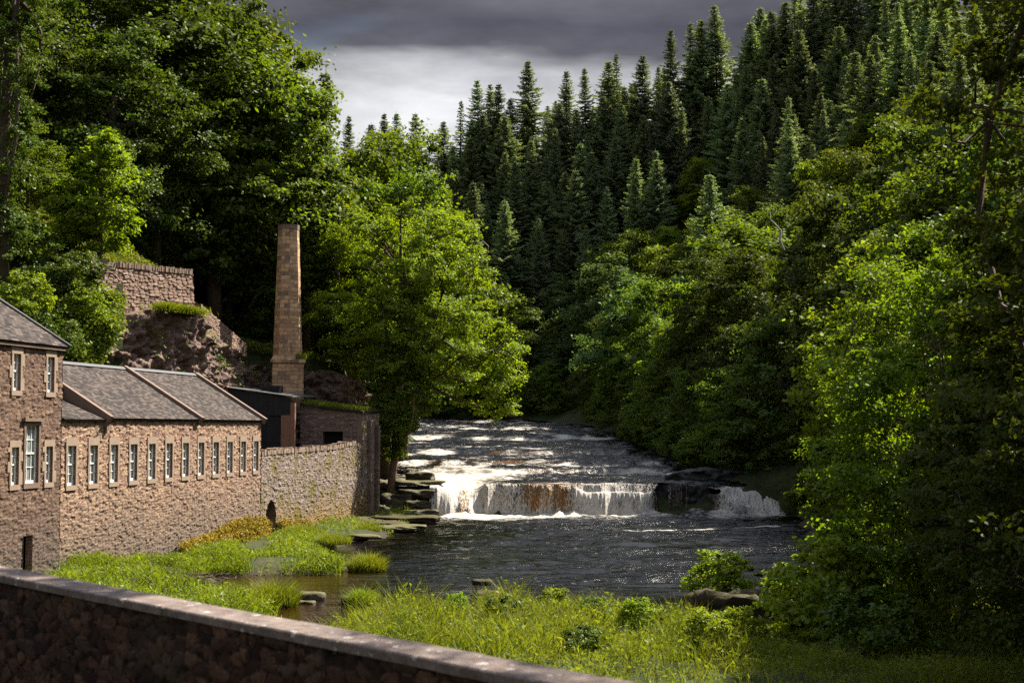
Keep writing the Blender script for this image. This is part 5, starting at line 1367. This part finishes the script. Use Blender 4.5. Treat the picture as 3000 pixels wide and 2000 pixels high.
# ---------------------------------------------------------------- TREES: near right alders
near = [(13.1, 41, 12.0, 0.95, 'near0', 'sunlit alder leaning over the pool with glossy leaves'), (14.8, 37, 14, 1.0, 'near1', 'dark alder behind the sunlit one by the right frame edge'), (12.2, 31, 8.5, 1.0, 'near1', 'low shaded alder at the bottom right corner'), (18.3, 40, 19, 0.85, 'near1', 'tall alder rising above the others at the right edge'), (15.2, 56, 12, 1.0, 'near0', 'alder behind the sunlit one over the dark water'), (14.2, 48.5, 9.5, 1.0, 'near1', 'mid-height alder spreading over the water edge')]
for (x, y, H, wd, k, lab) in near: plant(k, x, y, H, label=lab, wide=wd, group='alders on the near right bank')

tall = broadleaf('alder_tree', 97, [(-0.8, -1.2, 9.5, 2.2, 2.2, 2.8), (-0.4, -1.4, 13.5, 2.3, 2.2, 2.6), (-1.2, -0.8, 6, 2, 2, 2.4), (0.6, 0, 8, 2.6, 2.8, 3.5), (0, 0, 12.5, 3.0, 3.2, 3.6), (1.5, 1, 16.5, 3.6, 3.6, 3.2), (-4, -2, 19.2, 3.0, 2.8, 1.8), (-7.6, -3.6, 19.6, 2.6, 2.4, 1.4), (-3, -9.3, 18.2, 2.2, 2.2, 1.2), (-1.5, -5.5, 18.6, 2, 2.4, 1.4)],  # high outer boughs, out of view, are shaped to shade the parapet coping
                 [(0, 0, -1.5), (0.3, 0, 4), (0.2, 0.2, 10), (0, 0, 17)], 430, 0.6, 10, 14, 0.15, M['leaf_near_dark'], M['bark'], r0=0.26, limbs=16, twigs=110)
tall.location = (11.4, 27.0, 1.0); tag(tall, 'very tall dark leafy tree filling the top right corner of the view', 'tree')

# ---------------------------------------------------------------- TREES: the oak over the rapids
def opx(px, py, r, Y, flat=0.75):
    p = at(px, py, Y); s = r / FPX * Y; return (p[0] - OKX, p[1] - OKY, p[2] - OKZ, s, s, s * flat)


OKX, OKY, OKZ = -10.2, 112.5, 3.6
lobes = [opx(1060, 700, 105, 113), opx(1190, 660, 110, 112), opx(1310, 700, 95, 113), opx(1370, 800, 80, 112), opx(1240, 800, 110, 110), opx(1090, 800, 110, 114), opx(985, 905, 80, 112), opx(1130, 930, 120, 110), opx(1290, 950, 100, 109), opx(1400, 960, 90, 110),
         opx(1450, 1040, 85, 110), opx(1460, 1140, 70, 109), opx(1340, 1080, 95, 108), opx(1190, 1050, 110, 109), opx(1040, 1030, 90, 112), opx(1400, 1190, 50, 109), opx(1490, 1200, 40, 109), opx(1120, 760, 90, 117), opx(1200, 900, 110, 115), opx(970, 720, 55, 113)]
oak = broadleaf('oak_tree', 90, lobes, [(0, 0, -1.5), (0.2, 0, 2), (0.9, -.3, 5), (1.6, -0.6, 8), (2.4, -.6, 12)], 640, 0.72, 10, 15, 0.21, M['leaf_sun'], M['bark'], r0=0.5, limbs=26, twigs=200, inner=0.08, up=0.5)
oak.location = (OKX, OKY, OKZ); tag(oak, 'big sunlit oak leaning out over the rapids beside the chimney', 'tree')
# yew at the end of the shed, red trunk down to the rocks
rs = np.random.RandomState(91)
yl = [(0.2, -.4, 2.9, 0.9, 0.9, 0.8), (0.9, -.6, 4.6, 1.2, 1.2, 1.2), (-.5, -.8, 4.4, 1.0, 1.0, 1.2), (2.2, -.3, 6.2, 1.0, 1.0, 1.2), (0, 0, 8.6, 1.8, 1.8, 1.8), (1.3, -.3, 7.0, 1.6, 1.5, 1.5), (0.3, -.6, 5.6, 1.2, 1.2, 1.6), (-0.6, 0.2, 7, 1.4, 1.4, 1.5), (1.9, 0, 8.3, 1.2, 1.2, 1.0), (0.2, -.5, 3.9, 0.8, 0.8, 1.1)]
yew = broadleaf('yew_tree', 92, yl, [(-0.1, 0, -2.0), (0.1, 0, 0.8), (0.35, 0, 2.6), (0.3, 0, 5)], 210, 0.6, 10, 16, 0.16, M['leaf_mid'], M['bark_red'], r0=0.34, limbs=8, twigs=40, up=-0.3)
yew.location = (-9.2, 108.6, 2.2); tag(yew, 'yew with drooping sprays and reddish trunk at the end of the shed', 'tree')

# ---------------------------------------------------------------- TREES: left wood
left = [  # px centre, py top, depth, key, wide, label
    (640, 40, 116, 'syc0', 1.0, 'tall sycamore with a dark limb showing, above the chimney'), (735, 110, 122, 'syc1', 0.95, 'sycamore at the edge of the left wood under the cloud'), (830, 290, 126, 'syc2', 0.9, 'sunlit sycamore stepping down from the wood edge'), (1010, 425, 130, 'syc0', 0.85, 'rounded sunlit sycamore behind the top of the oak'), (1160, 370, 138, 'syc1', 0.8, 'yellow-green sycamore crown beside the far spruces'), (1180, 480, 128, 'syc2', 0.8, 'lower sunlit sycamore pressed against the oak crown'),
    (560, -80, 118, 'dark0', 1.1, 'tall dark beech reaching the top of the view'), (400, -160, 114, 'dark1', 1.1, 'huge shadowed beech high on the left slope'), (230, -180, 110, 'dark2', 1.1, 'dark beech between the ivy clad tree and huge beech'), (640, 230, 119, 'dark1', 0.85, 'leafy beech in front of the tall dark beech'), (760, 420, 124, 'dark0', 0.9, 'dark beech just behind the chimney top'), (560, 430, 119, 'dark1', 0.8, 'shaded beech over the retaining wall end'), (430, 380, 113, 'dark2', 0.75, 'shaded beech over the middle of the retaining wall'), (880, 480, 118, 'syc0', 0.8, 'leafy sycamore right of the chimney top'),
    (900, 640, 117, 'dark2', 0.9, 'dark low tree between chimney and oak'), (700, -30, 135, 'dark1', 1.0, 'dark beech whose top bough points into the cloud'), (80, 420, 92, 'syc2', 0.7, 'bushy sycamore behind the rail fence'), (150, 30, 104, 'dark0', 1.1, 'black shadowed beech left of the huge beech'), (330, 200, 106, 'dark1', 0.9, 'dark beech behind the young bright tree')]
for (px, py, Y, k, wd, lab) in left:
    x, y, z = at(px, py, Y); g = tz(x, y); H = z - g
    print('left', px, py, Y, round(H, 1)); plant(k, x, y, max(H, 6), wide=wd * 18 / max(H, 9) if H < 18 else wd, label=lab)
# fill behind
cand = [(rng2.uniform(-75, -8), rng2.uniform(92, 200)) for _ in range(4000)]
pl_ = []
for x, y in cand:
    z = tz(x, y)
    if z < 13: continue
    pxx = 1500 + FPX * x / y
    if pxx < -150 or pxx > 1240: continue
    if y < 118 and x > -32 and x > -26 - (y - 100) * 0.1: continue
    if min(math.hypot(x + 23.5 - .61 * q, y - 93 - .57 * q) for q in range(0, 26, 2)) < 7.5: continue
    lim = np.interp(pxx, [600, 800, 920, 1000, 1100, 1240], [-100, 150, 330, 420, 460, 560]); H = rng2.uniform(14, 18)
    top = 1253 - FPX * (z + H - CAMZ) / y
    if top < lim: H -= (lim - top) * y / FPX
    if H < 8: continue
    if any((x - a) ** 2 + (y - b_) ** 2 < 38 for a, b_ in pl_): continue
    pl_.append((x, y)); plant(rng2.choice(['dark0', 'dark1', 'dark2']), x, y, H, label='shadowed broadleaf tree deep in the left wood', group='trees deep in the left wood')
print('left fill', len(pl_))
x, y, z = at(290, 740, 90); plant('young', x, y, 8.6, z=z - 0.4, label='young bright green tree standing above the wall end', rz=1.0)
x, y, z = at(190, 770, 90); plant('young', x, y, 6.0, z=z - 0.4, label='shorter bright sapling left of the young tree', rz=2.0)
# ivy clad tree at the left frame edge
rs = np.random.RandomState(95)
iv = broadleaf('ivy_clad_tree', 95, [(0, 0, 3, 1.3, 1.3, 2.5), (0.2, 0, 8, 1.5, 1.5, 3.2), (0.3, 0, 13, 1.9, 1.9, 3.2), (0.5, 0, 17, 1.9, 1.9, 2.6), (-.6, 0, 21, 2, 2, 2.5), (.2, 0, 10.5, 1.7, 1.7, 2)], [(0, 0, -1), (0, 0, 8), (0.3, 0, 16), (0, 0, 21)], 300, 0.55, 10, 14, 0.16, M['ivy'], M['bark'], r0=0.35, up=-0.2)
x, y, z = at(25, 760, 82); iv.location = (x - 0.4, y, z - 1); tag(iv, 'ivy clad tree trunk rising along the left frame edge', 'tree')
# dead pale branch on the right slope
x, y, z = at(2300, 800, 128)
dd = empty('dead_tree', (x, y, z), 0, 'bare twisted pale dead trunk among the dark trees of the right slope', 'tree')
b = MB(); b.tube([(0, 0, -2.5), (-.1, 0, 0), (0.15, 0, 1.6), (-.4, 0, 2.9), (-.35, 0, 3.9), (-.9, 0, 4.5), (-1.3, 0, 4.9), (-1.25, 0, 5.6)], [0.14, 0.12, 0.11, 0.09, 0.08, 0.07, 0.05, 0.02], 6); b.build('trunk', M['bark_pale'], dd, True)
b = MB(); b.tube([(-.4, 0, 2.9), (-1.0, .1, 2.7), (-1.5, 0, 2.8)], [0.05, 0.04, 0.015], 5); b.tube([(-.35, 0, 3.6), (-.6, 0, 3.2), (-.75, 0, 2.5)], [0.05, 0.03, 0.01], 5); b.build('branch', M['bark_pale'], dd, True)

# ---------------------------------------------------------------- ivy bank, slope plants, bushes
def scatter_mat(name, pts, nrm, leaf, mat, seed, label, cat='plant', kind=None, spread=0.25, per=10):
    rs = np.random.RandomState(seed); P = np.repeat(np.array(pts), per, 0); Nn = np.repeat(np.array(nrm), per, 0)
    P = P + rs.normal(size=P.shape) * spread; Nn = Nn + rs.normal(size=P.shape) * 0.6
    n = len(P); L = leaf * rs.uniform(0.6, 1.4, n)
    o = mesh_obj(name, leaf_quads(P, Nn, L, L * 0.7, rs), np.arange(4 * n).reshape(n, 4), mat)
    return tag(o, label, cat, None, kind)


rs = np.random.RandomState(7)
# ivy over the bank left of the retaining wall, by patches of ground in front of the cliff
def bank_surface(n, x0, x1, seed):
    r_ = np.random.RandomState(seed); pts = []; nr = []
    while len(pts) < n:
        px = r_.uniform(x0, x1); top = np.interp(px, [-60, 0, 170, 260, 300, 350], [800, 815, 770, 800, 850, 870]); bot = np.interp(px, [-60, 0, 120, 180, 280, 350], [900, 900, 1000, 1080, 1070, 960])
        py = r_.uniform(top, bot); t = (py - top) / (bot - top)
        Y = np.interp(px, [-60, 350], [83.5, 89.0]) - 2.6 * t ** 1.2 - 1.2 + float(fbm(np.array([px / 45.]), np.array([py / 45.]), 3, 4)[0]) * 2.6
        pts.append(at(px, py, Y)); nr.append((0.35, -0.75, 0.7))
    return pts, nr


p, n_ = bank_surface(3600, -60, 175, 1); scatter_mat('ivy_bank', p, n_, 0.19, M['ivy'], 11, 'mass of ivy and brambles covering the bank below the rail fence', 'ivy', spread=0.2, per=9)
p, n_ = bank_surface(2600, 165, 350, 2); scatter_mat('ivy_bank', p, n_, 0.19, M['leaf_sun'], 12, 'bright creeper hanging down the bank beside the retaining wall', 'ivy', spread=0.2, per=8)
# soil behind the ivy
b = MB(); A_ = [at(-120, 800, 84), at(360, 830, 90.4), at(360, 1120, 88.5), at(-120, 1120, 81)]; tag(mesh_obj('bank', A_, [(3, 2, 1, 0)], M['ground']), kind='structure')
for i, (px, py, Y, k, H, lab) in enumerate(((215, 830, 86, 'bush0', 2.6, 'rounded ivy bush over the left end of the retaining wall'), (60, 900, 80, 'bush1', 2.4, 'leafy bush on the bank above the hipped roof'), (262, 940, 85.5, 'bush1', 2.2, 'bright bush jutting right over the patched wall'), (10, 720, 84, 'bush0', 3.2, 'dark bush under the ivy clad tree'), (160, 1000, 81, 'bush0', 2.2, 'bush behind the right corner of the hipped roof'), (620, 1060, 100, 'bush0', 1.2, 'small bush on the cliff foot behind the roof ridge'))):
    x, y, z = at(px, py, Y); plant(k, x, y, H, z=z - 0.6, label=lab, cat='bush')
x, y = pool(2125, 1790); plant('bush1', x, y, 1.55, z=0.5, wide=1.25, label='bright green bush growing on the mossy boulder', cat='bush')
wl = ['left end of the tall grass', 'straw seed heads', 'middle of the near bank', 'tallest grass', 'dip in the near bank', 'pale flat stone', 'parapet at the bottom centre', 'right end of the tall grass', 'water edge by the midstream stones', 'dark lower right bank', 'bare corner of the bank', 'long mossy boulder front']
for i, (px, py, H) in enumerate(((1200, 1850, .8), (1330, 1830, .7), (1480, 1860, .9), (1620, 1810, 1.0), (1740, 1850, .8), (2180, 1910, .9), (1700, 1940, .8), (1880, 1880, .9), (1560, 1790, .6), (2080, 1950, 1.1), (1980, 1880, .8), (2120, 1880, .6))):
    x, y = pool(px, py, 0.5); plant('bush%d' % (i % 2), x, y, H, label='low leafy weed clump by the ' + wl[i], cat='weed', name='weed_clump', group='weeds on the near bank')
for (px, py, H, k, lab) in ((2420, 1900, 2.6, 'bush1', 'yellowish bush on the near bank below the alders'), (2330, 1850, 1.6, 'bush1', 'small bush beside the long mossy boulder'), (2560, 1960, 1.8, 'bush0', 'dark bush at the bottom right of the bank')):
    x, y = pool(px, py, 0.4); plant(k, x, y, H, label=lab, cat='bush')


# ---------------------------------------------------------------- grass
def grass(name, pts, hts, mat, seed, label=None, cat=None, kind='stuff', wd=0.03, lean=0.35, seedheads=0.0):
    rs = np.random.RandomState(seed * 7919 + 13); P = np.array(pts, float); n = len(P); h = np.array(hts) * rs.uniform(0.6, 1.25, n)
    a = rs.uniform(0, 2 * PI, n); d = np.stack([np.cos(a), np.sin(a), 0 * a], 1); s = np.stack([-np.sin(a), np.cos(a), 0 * a], 1)
    fa = rs.uniform(0, 2 * PI, n); s = np.stack([np.cos(fa), np.sin(fa), 0 * fa], 1)
    l = lean * h * rs.uniform(0.2, 1.3, n); W = wd * rs.uniform(0.7, 1.4, n)
    z = np.array([0, 0, 1.0])
    m = P + d * (l * 0.35)[:, None] + z * (h * 0.6)[:, None]; t = P + d * l[:, None] + z * h[:, None]
    w_ = s * W[:, None] * 0.5
    V = np.stack([P - w_, P + w_, m + w_ * 0.85, m - w_ * 0.85, t + w_ * 0.12, t - w_ * 0.12], 1).reshape(-1, 3)
    b = np.arange(n)[:, None] * 6
    F = np.concatenate([b + np.array([[0, 1, 2, 3]]), b + np.array([[3, 2, 4, 5]])])
    o = mesh_obj(name, V, F, mat)
    return tag(o, label, cat, None, kind)


def weeds(name, X, Y, zt, h, mat, seed, label, leaf=0.15, per=1):
    """rank low growth: small leaves at every height up to h"""
    rs = np.random.RandomState(seed); X = np.repeat(X, per); Y = np.repeat(Y, per); zt = np.repeat(zt, per); h = np.repeat(h, per); n = len(X)
    z = zt + h * rs.uniform(0.02, 1.0, n) ** 0.7 * rs.uniform(0.7, 1.15, n)
    P = np.stack([X + rs.normal(size=n) * 0.06, Y + rs.normal(size=n) * 0.06, z], 1)
    Nn = rs.normal(size=(n, 3)) * np.array([1, 1, 0.55]) + np.array([0.1, -0.2, 0.5]); L = leaf * rs.uniform(0.5, 1.5, n)
    V = leaf_quads(P, Nn, L, L * rs.uniform(0.22, 0.45, n), rs)
    return tag(mesh_obj(name, V, np.arange(4 * n).reshape(n, 4), mat), label, None, None, 'stuff')


def on_bank(P, n, seed, inset=0.1, bias=None):
    r_ = np.random.RandomState(seed); xs = [p[0] for p in P]; ys = [p[1] for p in P]
    X = r_.uniform(min(xs), max(xs), n); Y = r_.uniform(min(ys), max(ys), n); k = poly_dist(P, X, Y) > inset
    X, Y = X[k], Y[k]
    if bias is not None: k = r_.uniform(0, 1, len(X)) < bias(X, Y); X, Y = X[k], Y[k]
    return X, Y


def vis(X, Y, pad=250):
    px = 1500 + FPX * X / Y; return (px > -pad) & (px < 3000 + pad)


# left bank, in two growths
X, Y = on_bank(BANK_L, 640000, 1, 0.0, lambda x, y: np.clip(0.35 + fbm(x / 2.2, y / 3.0, 3, 14) * 4, 0, 1) * np.where(y > 66, np.where(y > 80, 0.10, 0.55), 1.0))
v_ = (X - OX) * UY - (Y - OY) * UX; k = (v_ > 0.2) & vis(X, Y) & (Y > 44); X, Y = X[k], Y[k]
h = 0.68 * np.clip(0.8 + fbm(X / 2, Y / 3, 3, 15) * 2.2, 0.35, 1.7) * np.where(Y > 70, 0.6, 1.0) * np.where(Y < 64, 1.15, 1)
zt = terrain(X, Y); kb = np.random.RandomState(3).uniform(0, 1, len(X)); q = kb < 0.45; q2 = (kb >= 0.45) & (kb < 0.55); q3 = kb >= 0.55
weeds('undergrowth', X[q], Y[q], zt[q], h[q] * 0.95, M['grass'], 51, 'rank leafy growth on the low bank below the mill wall', per=2)
weeds('undergrowth', X[q2], Y[q2], zt[q2], h[q2] * 0.9, M['leaf_sun'], 52, 'darker broad leaved weeds among the growth below the mill wall', leaf=0.17)
grass('grass', np.stack([X, Y, zt - 0.05], 1)[q3], h[q3], M['grass'], 2, 'bright rank grass on the low bank below the mill wall', wd=0.022, lean=0.8)
X, Y = on_bank(BANK_N, 700000, 3, 0.0, lambda x, y: np.clip(0.65 + fbm(x / 2.0, y / 2.0, 3, 24) * 4, 0.4, 1) * np.clip((y - 30) / 8, 0, 1))
k = vis(X, Y) & (Y > 32) & (X < 20); X, Y = X[k], Y[k]
h = np.clip(0.75 + fbm(X / 1.6, Y / 1.6, 3, 25) * 3.2, 0.2, 1.7) * 0.78 * np.interp(X, [-5, 3, 6, 12], [1, 1, 0.7, 0.6])
zt = terrain(X, Y)
kb = np.random.RandomState(8).uniform(0, 1, len(X)); kk = kb < 0.16; q = (kb > 0.16) & (kb < 0.50); q2 = (kb > 0.50) & (kb < 0.58); kn = kb > 0.58
weeds('undergrowth', X[q], Y[q], zt[q], h[q], M['grass'], 53, 'soft green growth covering the near bank', leaf=0.13, per=2)
weeds('undergrowth', X[q2], Y[q2], zt[q2], h[q2] * 1.05, M['grass_dry'], 54, 'pale seeding stalks and leaves across the near bank', leaf=0.12)
grass('grass', np.stack([X, Y, zt - 0.05], 1)[kn], h[kn], M['grass'], 4, 'tall green grass on the near bank beyond the parapet', wd=0.018, lean=0.85)
grass('seeding_grass', np.stack([X, Y, zt - 0.05], 1)[kk], h[kk] * 1.25, M['grass_dry'], 5, 'straw coloured seeding grass among the near bank growth', wd=0.014, lean=0.5)


def tuft(px, py, r, h, n, label, seed, mat='grass', zz=0.0, cat='grass tuft'):
    x, y = pool(px, py, zz); r_ = np.random.RandomState(seed); a = r_.uniform(0, 2 * PI, n); q = r * np.sqrt(r_.uniform(0, 1, n))
    X = x + np.cos(a) * q; Y = y + np.sin(a) * q
    o = grass('grass_tuft', np.stack([X, Y, np.full(n, zz - 0.05)], 1), h * (1.15 - 0.6 * q / r), M[mat], seed, label, cat, None, wd=0.022, lean=0.8)
    return o


tuft(1075, 1672, 0.85, 0.85, 3000, 'round grass tuft standing alone in the pool', 31)
tuft(1060, 1768, 0.55, 0.6, 1800, 'small grass tuft beside the little black stone', 32)
tuft(800, 1775, 0.9, 0.95, 3200, 'tall arching grass tuft at the near edge of the calm pool', 33)
tuft(690, 1795, 1.2, 0.6, 3400, 'low broad grass tuft showing over the parapet', 34)
tuft(975, 1590, 1.0, 0.6, 1800, 'dark green grass tuft on the flat rocks below the yard wall', 35, zz=0.3)
tuft(885, 1565, 1.4, 0.6, 2600, 'grass tuft near the arched opening', 36, zz=0.35)
tuft(1075, 1550, 0.9, 0.45, 1400, 'short grass tuft on the mossy shelf', 37, zz=0.3)
tuft(350, 1600, 1.8, 1.3, 5200, 'tall weed clump against the mill wall', 38, zz=0.4)
# grass on the cliff ledge and slope
r_ = np.random.RandomState(41); pts = []
for _ in range(5000):
    px = 525 + r_.normal() * 30; py = 905 + r_.uniform(-12, 18) + (px - 520) * -0.05
    YY = float(np.interp(px, [470, 575], [91.6, 95.6])) + r_.uniform(-0.9, 0.5); q_ = at(px, py, YY); pts.append((q_[0], q_[1], 14.25 + r_.uniform(-.15, .1)))
grass('grass_ledge', pts, [0.4] * len(pts), M['grass'], 42, 'bright sunlit grass patch on top of the cliff ledge', 'grass tuft', None, wd=0.04, lean=0.8)
X = r_.uniform(-34, -12, 42000); Y = r_.uniform(86, 113, 42000); zt = terrain(X, Y); k = (zt > 9); X, Y, zt = X[k], Y[k], zt[k]
weeds('undergrowth', X, Y, zt, 0.35 + 0.5 * vnoise(X, Y, 4), M['grass'], 43, 'rough green growth on the slope left of the chimney', leaf=0.2, per=4)
X = r_.uniform(-27, -19, 2600); Y = r_.uniform(85, 110, 2600)
pts = []; nr = []
v_ = [tuple(p.co) for p in cl1.data.vertices]; rr = random.Random(4)
for _ in range(900):
    p = rr.choice(v_)
    if float(vnoise(np.array([p[0] * 0.9 + p[1]]), np.array([p[2] * 0.8]), 6)[0]) > 0.58: pts.append((p[0] + .1, p[1] - .1, p[2])); nr.append((0.5, -0.5, 0.6))
scatter_mat('cliff_weeds', pts, nr, 0.13, M['grass'], 66, 'grass and weeds rooted in the cracks of the cliff', 'weeds', 'stuff', 0.13, 8)
# grass on shed roof edge and chimney cornice
pts = [mill(r_.uniform(42.9, 45), r_.uniform(0, 4.6)) for _ in range(2600)]
pts = [(p[0], p[1], 7.8 + 0.115 * (-(p[0] - OX) * UY + (p[1] - OY) * UX)) for p in pts]
grass('roof_grass', pts, [0.35] * len(pts), M['grass'], 44, 'grass growing along the stone shed roof edge', 'grass tuft', None, wd=0.03, lean=0.8)
pts = [(cx + 1.2 + r_.uniform(-.45, .35), cy - 0.5 + r_.uniform(-.7, .7), 11.75) for _ in range(500)]
grass('grass_tuft', pts, [0.4] * len(pts), M['grass'], 45, 'weeds sprouting from the chimney plinth corner', 'grass tuft', None, wd=0.03, lean=0.9)
# yellow plants along the wall foot
pts = []; nr = []
for _ in range(5200):
    s = r_.uniform(11.5, 31); hh = (0.55 + 0.75 * math.exp(-((s - 20.5) / 5) ** 2)) * r_.uniform(0, 1) ** 0.8
    if abs(s - 24.75) < 0.9 : continue
    if r_.uniform() > 0.25 + 0.75 * float(vnoise(np.array([s * 0.9]), np.array([hh * 1.5]), 3)[0]): continue
    x, y, _z = mill(s, -0.12 - 0.45 * r_.uniform(0, 1) * (1.2 - hh)); pts.append((x, y, 0.3 + hh)); nr.append((0.9, -0.3, 0.5))
scatter_mat('yellow_plants', pts, nr, 0.10, M['stonecrop'], 46, 'band of ochre yellow plants growing along the foot of the mill wall', 'plants', 'stuff', 0.08, 7)

x, y = pool(545, 1720); r_ = np.random.RandomState(61); b = MB(); rr = random.Random(62)
for i in range(150):
    a = rr.uniform(0, PI); q = (x + rr.gauss(0, 0.85), y + rr.gauss(0, 0.5), rr.uniform(0.05, 0.55)); L = rr.uniform(0.3, 0.9)
    d = (math.cos(a) * L, math.sin(a) * L * 0.6, rr.uniform(-.25, .2)); b.tube([q, (q[0] + d[0] * .5, q[1] + d[1] * .5, q[2] + d[2] * .5 + 0.04), (q[0] + d[0], q[1] + d[1], q[2] + d[2])], [0.025, 0.02, 0.01], 4, False)
tag(b.build('driftwood_heap', M['bark']), 'tangled heap of brown driftwood at the water edge of the grassy bank', 'driftwood', kind='stuff')
boulder('river_boulder', (x, y + 0.3, 0.0), (2.3, 1.3, 0.8), M['rock_moss'], 160, 'brown boulder under the driftwood heap on the grassy bank', boxy=0.2)

# prototypes themselves are not part of the place
for k, (root, H0) in PROTO.items():
    for chd in list(root.children): bpy.data.objects.remove(chd)
    bpy.data.objects.remove(root)
